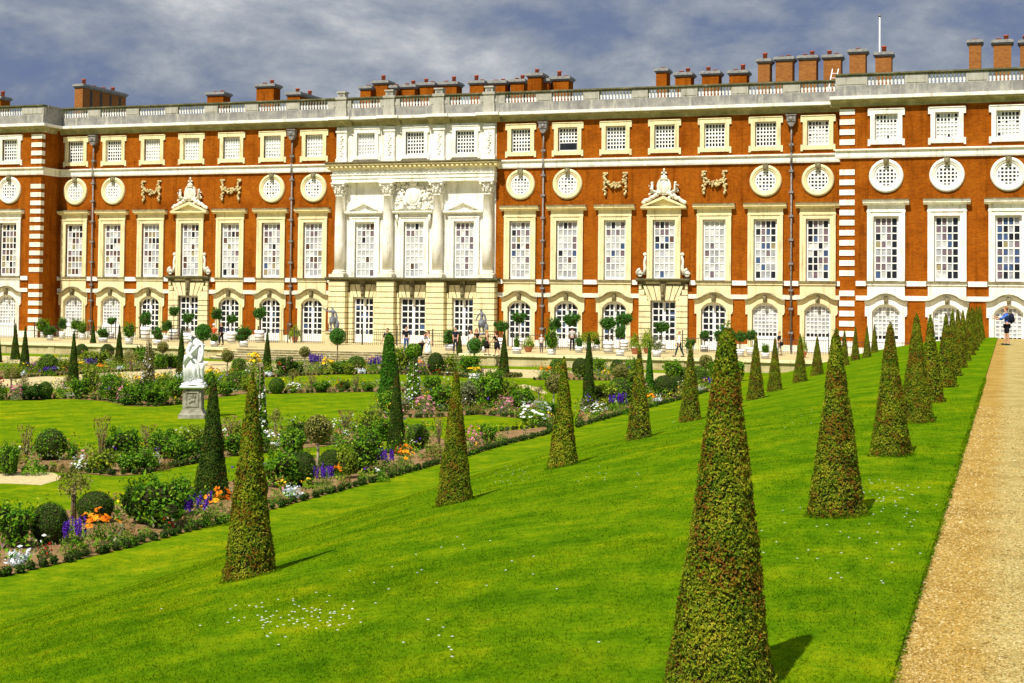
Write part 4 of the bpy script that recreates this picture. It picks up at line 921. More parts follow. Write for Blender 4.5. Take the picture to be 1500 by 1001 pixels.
def arms(x):
    z = Z_OPEN+.80; pediment(x, D, z, 'cream')
    rg = random.Random(2); mb = MB()
    mb.prism([(.62*math.cos(a)*.9, 1.62+.70*math.sin(a)) for a in [2*PI*k/18 for k in range(18)]], -.24, .02)
    mb.ell((0, -.26, 1.55), (.44, .13, .54), 14, 8)
    mb.box(-.30, .30, -.36, -.1, 2.14, 2.22); mb.ell((0, -.2, 2.32), (.28, .16, .2)); mb.box(-.05, .05, -.2, -.1, 2.45, 2.95); mb.box(-.22, .22, -.2, -.1, 2.62, 2.74); mb.ell((0, -.16, 2.9), (.09, .09, .12))
    for s in (-1, 1):
        for k in range(9):
            t = k/8; mb.ell((s*(.35+1.28*t)+rg.uniform(-.05, .05), -.24, 1.02-.70*t+rg.uniform(0, .12)), (.20, .16, .16), 8, 5, rot=Matrix.Rotation(s*.5, 3, 'Y'))
        mb.tube([(s*.45, -.25, 1.0), (s*.95, -.28, 1.25), (s*.92, -.25, 1.75), (s*1.2, -.25, 1.66)], [.14, .17, .12, .07], 7); mb.ell((s*.92, -.26, 1.86), (.12, .12, .13)); mb.tube([(s*.2, -.26, .98), (s*.55, -.26, 1.15), (s*1.1, -.26, 1.45)], [.06, .07, .05], 6)
        blobs(mb, rg, s*.75, 1.02, .4, .3, 9, -.2, (.07, .15))
    pal('carved_arms', mb, M['pale'], (x, D, z+.18))
    # scrolls beside the sill
    for s in (-1, 1):
        mb = MB(); c = (s*1.86, .42)
        sp = [(c[0]+.32*(1-t/16)*math.cos(s*0+t*.62+PI*.5), -.1, c[1]+.0+.34*(1-t/16)*math.sin(t*.62+PI*.5)*1) for t in range(14)]
        mb.tube(sp, .10, 7); mb.tube([(s*1.58, -.1, .30), (s*1.47, -.1, .8), (s*1.52, -.1, 1.3), (s*1.44, -.1, 1.75)], [.13, .13, .10, .08], 7); mb.ell((s*1.48, -.12, 1.88), (.16, .12, .15)); mb.ell((s*1.86, -.12, .42), (.14, .16, .14))
        pal('sill_scroll', mb, M['pale'], (x, D, Z_SILL+.12))
def rusticated(x, y, hw, doorw, doortop, name, top=3.30, nj=12, proj=.28, cols=4):
    """stone frame with cut joints round a square french door; local y=0 at wall"""
    mb = MB(); f = -proj; jh = .44; z = ZT-.1
    while z < doortop-.05:
        z1 = min(z+jh-.055, doortop)
        for s in (-1, 1): mb.box(min(s*doorw, s*hw), max(s*doorw, s*hw), f, .14, z, z1)
        z += jh
    for s in (-1, 1): mb.box(min(s*(doorw+.01), s*(hw-.02)), max(s*(doorw+.01), s*(hw-.02)), f+.14, .12, ZT-.1, doortop, 1)
    z = doortop
    mb.box(-hw+.02, hw-.02, f+.14, .12, doortop+.001, top, 1)
    # flat-arch stones fanning from the keystone, then side courses
    n = 3
    for s in (-1, 1):
        for k in range(n):
            a0, a1 = .16+.36*k, .16+.36*(k+1)-.07; b0, b1 = .24+.56*k, .24+.56*(k+1)-.08
            p = [(s*a0, doortop+.01), (s*a1, doortop+.01), (s*min(b1, hw-.35), top-.34), (s*min(b0, hw-.4), top-.34)]
            mb.prism(p if s > 0 else p[::-1], f, .0)
        zz = doortop
        while zz < top-.05:
            lo = 1.24+.55*(zz-doortop); z1 = min(zz+jh-.055, top-.001)
            if lo < hw-.15: mb.box(min(s*lo, s*hw), max(s*lo, s*hw), f, 0, zz, z1)
            zz += jh
    root = pal(name, mb, [M['cream'], M['weathered']], (x, y, 0))
    mb = MB(); mb.prism([(-.13, doortop-.06), (.13, doortop-.06), (.22, top-.02), (-.22, top-.02)], f-.14, 0); mb.ell((0, f-.16, (doortop+top)/2+.1), (.15, .12, .40), 9, 7); mb.ell((0, f-.18, doortop+.3), (.12, .10, .16)); link('keystone', mb.mesh('keystone', M['weathered']), root)
    mb = bars(doorw, ZT+.01, doortop, cols, 7, .145, .15, .09, None, .24)
    for s in (-1, 1): mb.box(-doorw+.15 if s < 0 else .12, -.12 if s < 0 else doorw-.15, .150, .19, ZT+.16, ZT+.72)
    link('door_leaves', mb.mesh('door_leaves', M['sash']), root)
    link('panes', panes('rust_panes_%.1f' % x, doorw-.1, ZT+.7, doortop-.05, cols, 7, .20, DARK), root)
    return root
for i in (3, 10):
    x = WX[i]; arms(x); rusticated(x, D, 1.92, 1.0, 1.8, 'rusticated_doorway')
    mb = MB(); mb.xprof(-2.12, 2.12, [(.0, 3.24), (-.34, 3.26), (-.55, 3.34), (-.62, 3.38), (-.62, 3.50), (.0, 3.52)][::-1]); pal('balcony_shelf', mb, M['coping'], (x, D, 0))

# --- the stone portico
pw = 7.1
mb = wall(XC-pw, XC+pw, Z_SILL, 16.2, D-.02, [h for x in PX for h in ((x-.81, x+.81, Z_AT-.93, Z_AT+.97), (x-.89, x+.89, Z_SILL+.001, Z_OPEN))]); pal('portico_wall', mb, M['white'])
for i, x in enumerate(PX):
    attic(x, D-.02, 'white', ('blind', 'dark', 'dark')[i]); tall(x, D-.02, 'white', ([.15, 6, 2.2, .6, .6, 0, 0], [.2, 6, 2.2, .5, .6, 0, 0], [.3, 6, 2, 1.4, .5, 0, 0])[i], plain=True)
    rusticated(x, D-.05, 1.52, 1.15 if i == 1 else .92, 1.82, 'portico_doorway', 3.22, proj=.22, cols=4)
for i in (0, 2): pediment(PX[i], D-.02, Z_OPEN+.62, 'white', 1.72, .86, .42, 'window_pediment')
mb = MB(); z = Z_OPEN+.62
mb.xprof(-1.78, 1.78, [(.02, z), (-.2, z), (-.5, z+.14), (-.5, z+.26), (-.58, z+.36), (.02, z+.40)][::-1])
for s in (-1, 1): mb.tube([(s*1.45, -.1, z), (s*1.45, -.34, z-.15), (s*1.45, -.2, z-.45), (s*1.42, -.14, z-.95)], [.14, .14, .10, .08], 8)
mb.box(-1.3, 1.3, -.14, .02, z-.30, z-.01)
pal('window_hood', mb, M['white'], (XC, D-.02, 0))
rg = random.Random(9); mb = MB()
for k in range(150):
    x, zz = rg.uniform(-1.62, 1.62), rg.uniform(.1, 2.2)
    r = rg.uniform(.07, .19); mb.ell((x, rg.uniform(-.22, -.02), zz), (r*rg.uniform(.6, 1.5), .12, r), 7, 5, rot=Matrix.Rotation(rg.uniform(-1.4, 1.4), 3, 'Y'))
mb.prism([(.66*math.cos(a), 1.15+.86*math.sin(a)) for a in [2*PI*k/16 for k in range(16)]], -.30, 0); mb.ell((0, -.3, 1.1), (.52, .14, .7), 14, 8); mb.ell((0, -.28, 2.1), (.34, .2, .24))
for k in range(26):
    s = rg.choice((-1, 1)); a = rg.uniform(.2, 1.3); x = s*rg.uniform(.6, 1.0); mb.tube([(x, -.2, rg.uniform(.3, 1.4)), (x+s*.6*math.cos(a), -.16, rg.uniform(.3, 1.4)+.6*math.sin(a))], [.05, .03], 5)
pal('carved_trophy', mb, M['white'], (XC, D-.02, Z_OPEN+1.03))
CX = [XC-6.55, XC-2.2, XC+2.2, XC+6.55]
# rusticated piers and shelf below the columns
for cx in CX:
    mb = MB(); jh = .44; z = ZT-.1
    while z < 3.1:
        mb.box(cx-.76, cx+.76, D-.80, D+.0, z, min(z+jh-.055, 3.2)); z += jh
    mb.box(cx-.68, cx+.68, D-.70, D-.01, ZT-.1, 3.19, 1); pal('rusticated_pier', mb, [M['cream'], M['weathered']])
mb = MB()
mb.xprof(XC-7.6, XC+7.6, [(D, 3.20), (D-.80, 3.205), (D-.92, 3.26), (D-1.02, 3.34), (D-1.02, 3.46), (D, 3.47)][::-1]); pal('portico_shelf', mb, M['coping'])
mb = MB(); mb.box(XC-7.1, XC+7.1, D-.10, D-.02, ZT-.1, 3.2); 
mb = wall(XC-pw, XC+pw, ZT-.1, 3.2, D-.05, [(x-1.51, x+1.51, ZT-.1, 3.2) for x in PX], .05); pal('portico_base_wall', mb, M['cream'])
for cx in CX:
    y = D-.36; mb = MB()
    mb.box(cx-.66, cx+.66, y-.63, D-.03, 3.471, 3.72); mb.lathe([(.60, 0), (.63, .06), (.60, .13), (.51, .18), (.55, .24), (.54, .30), (.44, .34)], 20, (cx, y, 3.72))
    root = pal('column', mb, M['pale'])
    mb = MB(); mb.lathe([(.43, 4.06), (.435, 6.2), (.42, 8.0), (.38, 10.16), (.42, 10.18), (.42, 10.26), (.38, 10.28)], 24, (cx, y, 0)); link('shaft', mb.mesh('shaft', M['white']), root)
    mb = MB(); mb.lathe([(.37, 10.28), (.38, 10.7), (.46, 11.05), (.56, 11.2)], 20, (cx, y, 0))
    for ring_, zz, rr, ll in ((0, 10.52, .44, .17), (1, 10.82, .50, .17)):
        for k in range(8):
            a = 2*PI*(k+.5*ring_)/8; mb.ell((cx+rr*math.cos(a), y+rr*math.sin(a), zz), (.10, .10, ll), 7, 5); mb.ell((cx+(rr+.08)*math.cos(a), y+(rr+.08)*math.sin(a), zz+.14), (.08, .08, .06), 6, 4)
    for k in range(4):
        a = PI/4+k*PI/2; mb.ell((cx+.68*math.cos(a), y+.68*math.sin(a), 11.06), (.13, .13, .13), 8, 6)
    mb.box(cx-.62, cx+.62, y-.62, y+.5, 11.2, 11.33); mb.ell((cx, y-.62, 11.25), (.1, .07, .1)); link('capital', mb.mesh('capital', M['white']), root)
    mb = MB(); mb.box(cx-.45, cx+.45, D-.26, D-.01, 12.9, 15.96); mb.box(cx-.52, cx+.52, D-.33, D-.01, 12.9, 13.35); mb.box(cx-.52, cx+.52, D-.33, D-.01, 15.55, 15.70)
    for zz in range(9): mb.ell((cx+.08*math.sin(zz*2), D-.27, 13.65+zz*.2), (.13, .07, .11), 7, 5)
    pal('attic_pilaster', mb, M['white'])
    # breaks in eaves and parapet over each pilaster
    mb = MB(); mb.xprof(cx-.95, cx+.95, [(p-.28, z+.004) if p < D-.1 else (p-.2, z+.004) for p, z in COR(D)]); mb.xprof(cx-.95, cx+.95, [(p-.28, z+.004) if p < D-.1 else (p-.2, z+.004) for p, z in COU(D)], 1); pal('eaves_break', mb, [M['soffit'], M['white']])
    mb = MB(); mb.box(cx-.50, cx+.50, D-.52, D+.2, 16.845, 17.56); mb.box(cx-.45, cx+.45, D-.48, D+.2, 17.56, 18.30); mb.box(cx-.52, cx+.52, D-.56, D+.26, 18.30, 18.50); mb.box(cx-.32, cx+.32, D-.45, D+.2, 18.50, 18.86); mb.box(cx-.40, cx+.40, D-.53, D+.28, 18.86, 18.98); mb.box(cx-.18, cx+.18, D-.47, D-.44, 18.58, 18.78, 1)
    pal('parapet_pier', mb, [M['wallgrey'], M['lead']])
# entablature
yF = D-.80
mb = MB(); mb.box(XC-7.15, XC+7.15, yF+.06, D-.021, 11.331, 11.62); mb.box(XC-7.19, XC+7.19, yF+.0, D-.021, 11.62, 11.92); mb.box(XC-7.24, XC+7.24, yF-.07, D-.021, 11.92, 12.0); pal('architrave', mb, M['white'])
mb = MB(); mb.box(XC-7.15, XC+7.15, yF+.06, D-.021, 12.0, 12.42)
for k in range(60): mb.ell((XC-7.0+k*.237, yF+.05, 12.2+.05*math.sin(k*2.1)), (.10, .05, .09), 6, 4)
pal('frieze', mb, M['white'])
mb = MB(); mb.xprof(XC-7.55, XC+7.55, [(D-.021, 12.42), (yF, 12.42), (yF-.08, 12.52), (yF-.10, 12.70), (yF-.44, 12.74), (yF-.44, 12.82), (D-.021, 12.86)][::-1]); mb.xprof(XC-7.62, XC+7.62, [(D-.021, 12.86), (yF-.44, 12.825), (yF-.54, 12.90), (yF-.54, 12.98), (D-.021, 13.04)][::-1], 1); pal('portico_cornice', mb, [M['cream'], M['weathered']])
mb = MB(); x = XC-7.45
while x < XC+7.4: mb.box(x, x+.20, yF-.36, yF-.09, 12.52, 12.69); x += .41
pal('dentils', mb, M['cream'])
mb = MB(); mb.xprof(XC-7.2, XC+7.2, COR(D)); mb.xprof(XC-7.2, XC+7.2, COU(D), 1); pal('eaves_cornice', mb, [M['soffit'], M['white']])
parapet(XC-7.4, XC+7.4, D, PX)
# --- lead rainwater pipes
for a, b in ((0, 1), (5, 6), (7, 8), (12, 13)):
    x = (WX[a]+WX[b])/2; mb = MB(); y = -.22
    mb.tube([(0, y, ZT+.2), (0, y, 12.25)], .065, 8); mb.tube([(0, y-.17, 12.25), (0, y-.17, 13.05)], .065, 8); mb.tube([(0, y-.1, 13.05), (0, y, 15.2)], .065, 8)
    for z in (-.6, 1.2, 2.6, 4.6, 6.4, 8.2, 10.0, 11.6, 13.6): mb.box(-.17, .17, y-.12, 0, z, z+.16)
    root = pal('rainwater_pipe', mb, M['lead'], (x, D, 0))
    mb = MB(); mb.box(-.34, .34, y-.32, -.01, 15.42, 15.86); mb.box(-.40, .40, y-.38, -.01, 15.86, 15.94); mb.prism([(-.12, 15.05), (.12, 15.05), (.34, 15.42), (-.34, 15.42)], y-.26, -.02); mb.ell((0, y-.32, 15.62), (.16, .08, .16)); link('hopper', mb.mesh('hopper', M['lead']), root)
# --- chimneys
CH = [(-14, 4, 141, 2, 1.4, 0), (108, 123, 123, 1, 7.2, 1), (302, 331, 135, 2, 1.3, 0), (374, 405, 123, 2, 1.3, 0), (419, 441, 135, 1, 5.5, 0), (526, 546, 126, 1, 1.4, 0), (545, 571, 118, 1, 1.4, 0), (571, 583, 125, 1, 1.2, 0), (584, 611, 124, 2, 1.4, 0), (612, 639, 121, 2, 1.4, 0), (640, 673, 120, 2, 1.4, 0),
      (686, 712, 118, 2, 1.4, 0), (714, 744, 118, 2, 1.4, 0), (746, 771, 116, 2, 1.4, 0), (771, 797, 107, 1, 1.4, 0), (794, 806, 115, 0, 1.4, 0), (807, 837, 112, 2, 1.4, 0), (959, 980, 100, 1, 1.4, 0), (987, 1016, 106, 2, 1.4, 0), (1026, 1057, 104, 2, 1.4, 0), (1066, 1098, 103, 2, 1.4, 0),
      (1108, 1131, 86, 1, 1.4, 1), (1134, 1165, 83, 2, 1.4, 1), (1168, 1200, 81, 2, 1.4, 1), (1204, 1236, 80, 2, 1.4, 1), (1242, 1272, 72, 1, 1.4, 1), (1280, 1310, 76, 1, 1.4, 1), (1417, 1441, 58, 1, 1.4, 1), (1453, 1486, 58, 2, 1.4, 1), (1492, 1525, 58, 2, 1.4, 1)]
for j, (x0, x1, yt, npots, dep, brown) in enumerate(CH):
    Y = D+6.+(j*37 % 7)*.35
    a, b = atY(x0, yt, Y), atY(x1, yt, Y); zt = (a[2]+b[2])/2; xa, xb = a[0]+.12, b[0]-.12; zb = 16.25
    xb -= .0 if dep > 2 else min(.2, (xb-xa)*.08)
    mb = MB(); mb.box(xa, xb, Y, Y+dep, zb, zt-.36); mb.box(xa-.08, xb+.08, Y-.08, Y+dep+.08, zb, zb+.9)
    if dep > 5:
        for k in range(4): mb.box(xb-.02, xb+.02, Y+1.2+k*1.6, Y+1.55+k*1.6, zb+1.0, zt-.5, 1)  # dark strips painting the shade of the stack's upright recesses
    root = pal('chimney', mb, [M['brick_brown' if brown else 'brick'], M['iron']])
    mb = MB(); mb.box(xa-.08, xb+.08, Y-.08, Y+dep+.08, zt-.36, zt-.24); mb.box(xa-.18, xb+.18, Y-.18, Y+dep+.18, zt-.24, zt-.08); mb.box(xa-.10, xb+.10, Y-.1, Y+dep+.1, zt-.08, zt); link('cap', mb.mesh('cap', M['chimcap']), root)
    nn = npots if dep < 5 else 4
    for k in range(nn):
        px_ = xa+(xb-xa)*(k+.7)/(nn+.4) if dep < 5 else (xa+xb)/2; py_ = Y+dep/2 if dep < 5 else Y+.8+k*dep/4.5; hh = (.18, .55, .16, .2, .42)[(j+k) % 5]
        mb = MB(); mb.lathe([(.19, 0), (.17, hh*.8), (.21, hh*.85), (.21, hh)], 10, (px_, py_, zt)); link('chimney_pot', mb.mesh('chimney_pot', M['pot_red']), root)
# flagpole behind the right pavilion parapet
P0, P1 = atY(1288.5, 78, D+14), atY(1289, 25, D+14)
fp = empty('flagpole', (P0[0], P0[1], 16.3)); tag(fp, 'thin white flagpole rising behind the chimneys of the right pavilion roof', 'flagpole')
mb = MB(); mb.tube([(0, 0, 0), (0, 0, P1[2]-16.3)], [.08, .055], 8); mb.build('pole', M['sash'], fp)
mb = MB(); mb.ell((0, 0, P1[2]-16.3+.1), (.13, .13, .13)); mb.build('finial', M['lead'], fp)
# small roof ladder
la = atY(1216, 112, D+3.2); ld = empty('roof_ladder', (la[0], la[1], 16.3)); tag(ld, 'white roof ladder leaning on the brick chimney above the parapet', 'ladder')
mb = MB(); mb.tube([(-.5, 0, 0), (.05, 1.2, 3.7)], .045, 6); mb.tube([(-.05, 0, 0), (.5, 1.2, 3.7)], .045, 6); mb.build('ladder_rails', M['sash'], ld)
mb = MB()
for k in range(1, 10): t = k/10; mb.tube([(-.5+.55*t, 1.2*t, 3.7*t), (-.05+.55*t, 1.2*t, 3.7*t)], .025, 5)
mb.build('ladder_rungs', M['sash'], ld)
# --- iron railings along the palace foot
RL = [(-101, -81.2, 106.6, 'black iron railing before the far brick pavilion beyond the steps'), (-80.6, -56, 108.6, 'black iron railing before the brick wing with two lead pipes, beyond the portico'), (-55.4, -37.2, 108.6, 'tall black iron railing before the white stone portico'), (-36.6, -12.4, 108.6, 'black iron railing before the brick wing between portico and raised path'), (-11.2, -2, 106.6, 'black iron railing before the brick pavilion beside the raised path')]
for x0, x1, y, lab in RL:
    root = empty('iron_railing', ((x0+x1)/2, y, ZT)); tag(root, lab, 'railing'); w = (x1-x0)/2
    n = int((x1-x0)/2.6)
    mb = MB()
    for k in range(int((x1-x0)/.17)): x = -w+k*.17; mb.box(x, x+.022, -.011, .011, .0, 1.12)
    mb.box(-w, w, -.02, .02, 1.0, 1.04); mb.box(-w, w, -.018, .018, .14, .18); mb.build('railing_bars', M['iron'], root)
    for k in range(n+1):
        x = -w+2*w*k/n; mb = MB(); mb.box(x-.035, x+.035, -.035, .035, 0, 1.5 if k % 2 else 1.25); mb.ell((x, 0, 1.55 if k % 2 else 1.3), (.055, .055, .08), 6, 5); mb.build('railing_post', M['iron'], root)

# ------------------------------------------------------------------ plants
def hit(x, y):
    d = ray(x, y); t = 3.
    while t < 300:
        P = CAM+d*t
        if P[2] <= ground_z(P[0], P[1]): break
        t += .25
    a, b = t-.25, t
    for _ in range(20):
        m_ = (a+b)/2; P = CAM+d*m_
        if P[2] <= ground_z(P[0], P[1]): b = m_
        else: a = m_
    P = CAM+d*b; return np.array([P[0], P[1], ground_z(P[0], P[1])])
ORD = ['', 'first', 'second', 'third', 'fourth', 'fifth', 'sixth', 'seventh', 'eighth', 'ninth', 'tenth', 'eleventh', 'twelfth', 'thirteenth', 'fourteenth', 'fifteenth', 'sixteenth', 'seventeenth', 'eighteenth', 'nineteenth', 'twentieth']
MC = {}
def conic(key, seed, h, rb, rt, n, L, W_, leafmat, blunt=.04, rough=.022):
    """clipped cone of leaves round a dark core"""
    if key in MC: return MC[key]
    q = QB(seed); g = q.rng; nz = 40; na = 28
    def rad(z): t = z/h; r = rb+(rt-rb)*t; e = max(0., (z-(h-blunt*2))/(blunt*2)); return r*math.sqrt(max(.0, 1-e*e))
    ph = g.uniform(0, 6.28, 6)
    def wob(z, a): return 1+rough*(np.sin(3*a+ph[0]+z*4)+np.sin(5*a+ph[1]-z*7)+.8*np.sin(z*11+ph[2])+.6*np.sin(2*a+ph[3]+z*17))
    rows = []
    for j in range(nz+1):
        z = h*j/nz; row = []
        for k in range(na):
            a = 2*PI*k/na; r = rad(z)*.87*float(wob(z, a)); row.append((r*math.cos(a), r*math.sin(a), z*.995))
        rows.append(row)
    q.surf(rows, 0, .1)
    t = 1-np.sqrt(1-g.uniform(0, 1, int(n*1.0))*(1-(rt/rb)**2)) if rb > rt else g.uniform(0, 1, n)
    t = t/max(1e-6, (1-rt/rb)); z = np.clip(t, 0, 1)*h; a = g.uniform(0, 2*PI, n)
    r = np.array([rad(v) for v in z])*wob(z, a)*g.choice([1.0, .955, 1.02], n, p=[.50, .35, .15])*g.uniform(.965, 1.025, n)
    if n > 6000:
        npit = 620 if n > 20000 else 300; az = g.uniform(0, 2*PI, npit); zz = h*(1-np.sqrt(1-g.uniform(0, 1, npit)*.96)); keep = np.ones(n, bool)
        rp = np.array([rad(v) for v in zz]); px_, py_ = rp*np.cos(az), rp*np.sin(az); x_, y_ = r*np.cos(a), r*np.sin(a)
        for u, v, w_, s_, f_ in zip(px_, py_, zz, g.uniform(.012, .030, npit)*(1 if n > 20000 else 1.4), g.uniform(.8, 2.2, npit)): keep &= ((x_-u)**2+(y_-v)**2+((z-w_)*f_)**2) > s_*s_
        r = np.where(keep, r, r*g.uniform(.90, .955, n))
    P = np.stack([r*np.cos(a), r*np.sin(a), z], 1); sl = (rb-rt)/h
    Nn = np.stack([np.cos(a), np.sin(a), np.full(n, sl)], 1)
    st = g.uniform(0, 1, n) < .012; P[st, :2] *= (1+.035*g.uniform(.3, 1, st.sum())*rb/np.maximum(r[st], .05))[:, None]
    q.leaves(P, Nn, np.full(n, L), np.full(n, W_), .55, 1, up=.3)
    # frayed foot, twiggy tip
    m2 = int(n*.05); a = g.uniform(0, 2*PI, m2); P = np.stack([rb*1.02*np.cos(a), rb*1.02*np.sin(a), g.uniform(0, .05*h, m2)], 1); q.leaves(P, np.stack([np.cos(a), np.sin(a), 0*a], 1), np.full(m2, L*1.3), np.full(m2, W_), .8, 1)
    m2 = 60; P = np.stack([g.normal(0, rt*.3, m2), g.normal(0, rt*.3, m2), h+g.uniform(-.03, .05, m2)*h*.5], 1); q.leaves(P, g.normal(0, 1, (m2, 3)), np.full(m2, L), np.full(m2, W_*.8), .3, 1, up=2)
    MC[key] = q.mesh(key, [M['core'], leafmat]); return MC[key]
# bank cones: two rows
GR_R = 'clipped yew cones in the row beside the raised path'; GR_L = 'clipped yew cones in the row along the lower bank'
yy = [7.72, 14.3, 20.0, 25.5, 30.7, 36.1, 41.5, 46.8, 52.2, 57.5, 62.8, 68.1, 73.4, 78.6, 83.2]
for i, Y in enumerate(yy):
    x = [-1.435, -1.553, -1.478, -1.478, -1.49, -1.42][i] if i < 6 else -1.47+.02*math.sin(i*2.1); z = ground_z(x, Y)
    if i == 0: me = conic('yew_big', 1, 1.885, .280, .036, 40000, .021, .010, M['yew'], rough=.016)
    elif i < 4: me = conic('yew_mid%d' % i, 1+i, 1.75, (.275, .272, .28)[i-1], .035, 15000, .030, .014, M['yew'])
    else: me = conic('yew_far%d' % (i % 3), 5+i, 1.72, .265, .03, 4500, .05, .022, M['yew'])
    o = link('yew_cone', me, None, (x, Y, z-.01), i*1.3); o.rotation_euler = (.012*math.sin(i*3.3), .014*math.cos(i*2.7), i*1.3); o.scale = (1+.03*math.sin(i*5.1), 1+.03*math.sin(i*5.1), 1+.025*math.cos(i*4.3)*(i > 0))
    lab = ('tallest olive green clipped yew cone with russet flecks, closest to the camera by the path' if i == 0 else 'olive and russet clipped yew cone, %s along the raised path row from the camera' % ORD[i+1])
    tag(o, lab, 'yew cone', GR_R)
CONE_FEET = [(-1.435, 7.72), (-1.553, 14.3), (-1.478, 20.0), (-1.478, 25.5)]
LR = [(365, 845, 550, 76), (666, 737, 543, 54), (825, 683, 525, 44), (936, 643, 510, 38), (1011, 617, 503, 33), (1068, 601, 500, 30), (1107, 585, 492, 27), (1135, 573, 495, 23), (1172, 560, 490, 22), (1197, 550, 493, 20), (1237, 536, 483, 15), (1253, 528, 478, 14), (1270, 524, 477, 13), (1281, 517, 475, 12), (1291, 512, 475, 11)]
for i, (px, py, pt_, w) in enumerate(LR):
    P = hit(px, py); k = ppm(P); h = (py-pt_)/k*1.0; rb = w/2/k
    if i < 3: CONE_FEET.append((P[0], P[1]))
    me = conic('yew_low%d' % (i if i < 3 else 3+i % 3), 31+i, 1.8, .27, .03, 15000 if i < 2 else (8000 if i < 3 else 4200), .03 if i < 2 else .045, .014 if i < 2 else .021, M['yew'], .035)
    o = link('yew_cone', me, None, P-np.array([0, 0, .02]), i*2.1); o.scale = (rb/.27, rb/.27, h/1.8)
    tag(o, 'reddish olive yew cone, %s along the lower bank row counting from the camera' % ORD[i+1], 'yew cone', GR_L)
# cones within the parterre
PCN = [(310, 731, 556, 52, 'dark green yew cone in the front border behind the reddish bank cone', 'yewdark', .05), (580, 664, 533, 30, 'slender dark green yew cone beside orange daylilies in the front border', 'yewdark', .05),
       (569, 577, 489, 29, 'fresh green round-topped yew cone behind the central lawn', 'yewgreen', .45), (862, 601, 492, 21, 'ragged dark yew cone behind white flowers in the far bank border', 'yewdark', .2), (951, 582, 503, 17, 'bright green narrow yew cone in the far bank border', 'yewgreen', .06),
       (22, 527, 475, 14, 'small dark yew cone at the edge of the gravel, farther of a close pair', 'yewdark', .04), (36, 547, 480, 17, 'dark yew cone, closer of the pair by the far pavilion corner', 'yewdark', .04), (107, 567, 487, 19, 'dark yew cone standing before the two dark clipped balls', 'yewdark', .04),
       (136, 517, 472, 12, 'dark yew cone directly below the lead pipe of the far wing', 'yewdark', .04), (174, 539, 477, 15, 'dark yew cone beside purple and orange flowers and a silver mound', 'yewdark', .04), (265, 555, 481, 17, 'dark yew cone just behind the white marble statue', 'yewdark', .04),
       (391, 546, 487, 16, 'green yew cone in front of the stone steps', 'yewdark', .04), (673, 534, 486, 12, 'small dark yew cone at the rounded end of the stone steps', 'yewdark', .04), (738, 551, 487, 18, 'very dark yew cone in a low box ring on the gravel walk', 'yewdark', .1), (-4, 531, 478, 14, 'dark yew cone at the far end of the back walk', 'yewdark', .04)]
for i, (px, py, pt_, w, lab, mt_, tp) in enumerate(PCN):
    P = at(px, py, ZG); k = ppm(P); h = (py-pt_)/k; rb = w/2/k
    me = conic('cone_%s_%d' % (mt_, int(tp*100) if i > 1 else i), 61+i, 1.8, .27, max(.03, .27*tp), 9000 if i < 2 else 3500, .035 if i < 2 else .06, .016 if i < 2 else .027, M[mt_], .05 if tp < .3 else .12, .06 if tp == .2 else .03)
    o = link('yew_cone', me, None, P, i*1.7); o.scale = (rb/.27, rb/.27, h/1.8); tag(o, lab, 'yew cone', 'dark yew cones of the parterre')

def ellip(q, c, r, n, L, W_, m, core=None, lower=-1., jit=.7, shell=.18, rr=None):
    g = q.rng; d = g.normal(0, 1, (n, 3)); d /= np.linalg.norm(d, axis=1, keepdims=True); d = d[d[:, 2] > lower]; n = len(d)
    s = 1-np.abs(g.normal(0, shell, n)); P = np.array(c)+d*np.array(r)*s[:, None]
    q.leaves(P, d/np.array(r)*min(r), np.full(n, L), np.full(n, W_), jit, m, rr)
    if core is not None:
        rows = [[(c[0]+r[0]*.74*math.sin(t)*math.cos(a), c[1]+r[1]*.74*math.sin(t)*math.sin(a), c[2]+r[2]*.74*math.cos(t)) for a in [2*PI*k/10 for k in range(10)]] for t in [PI*j/6 for j in range(7)]]
        q.surf(rows, core, .1)
def mk_bush(seed, n, mat, lobes=7, L=.10):
    q = QB(seed); g = q.rng
    ellip(q, (0, 0, .42), (.40, .40, .42), n//3, L, L*.5, 1, 0)
    for k in range(lobes):
        a = g.uniform(0, 6.28); rr_ = g.uniform(.16, .34); z = g.uniform(.22, .74); s = g.uniform(.15, .25)
        ellip(q, (rr_*math.cos(a), rr_*math.sin(a), z), (s, s, s*1.05), n//lobes*2//3, L, L*.5, 1, 0)
    for k in range(16):
        a = g.uniform(0, 6.28); e = g.uniform(.25, 1.3); d_ = np.array([math.cos(a)*math.cos(e)*.62, math.sin(a)*math.cos(e)*.62, math.sin(e)*.72]); t_ = g.uniform(.62, .92, 22)[:, None]
        q.leaves(np.array([0, 0, .36])+d_*t_+g.normal(0, .025, (22, 3)), np.tile(d_, (22, 1)), np.full(22, L*.9), np.full(22, L*.4), .9, 1, up=.8)
    m_ = n//14; P = np.stack([g.normal(0, .25, m_), g.normal(0, .25, m_), g.uniform(.6, 1.02, m_)], 1); q.leaves(P, g.normal(0, 1, (m_, 3)), np.full(m_, L*.9), np.full(m_, L*.35), .5, 1, up=1.5)
    return q.mesh('bush', [M['core'], mat])
def mk_dome(seed, n, mat, L=.06):
    q = QB(seed); ellip(q, (0, 0, .48), (.49, .49, .51), n, L, L*.55, 1, None, jit=.5, shell=.03)
    rows = [[(.46*math.sin(t)*math.cos(a), .46*math.sin(t)*math.sin(a), .48+.48*math.cos(t)) for a in [2*PI*k/14 for k in range(14)]] for t in [PI*j/9 for j in range(10)]]; q.surf(rows, 0, .1)
    return q.mesh('dome', [M['core'], mat])
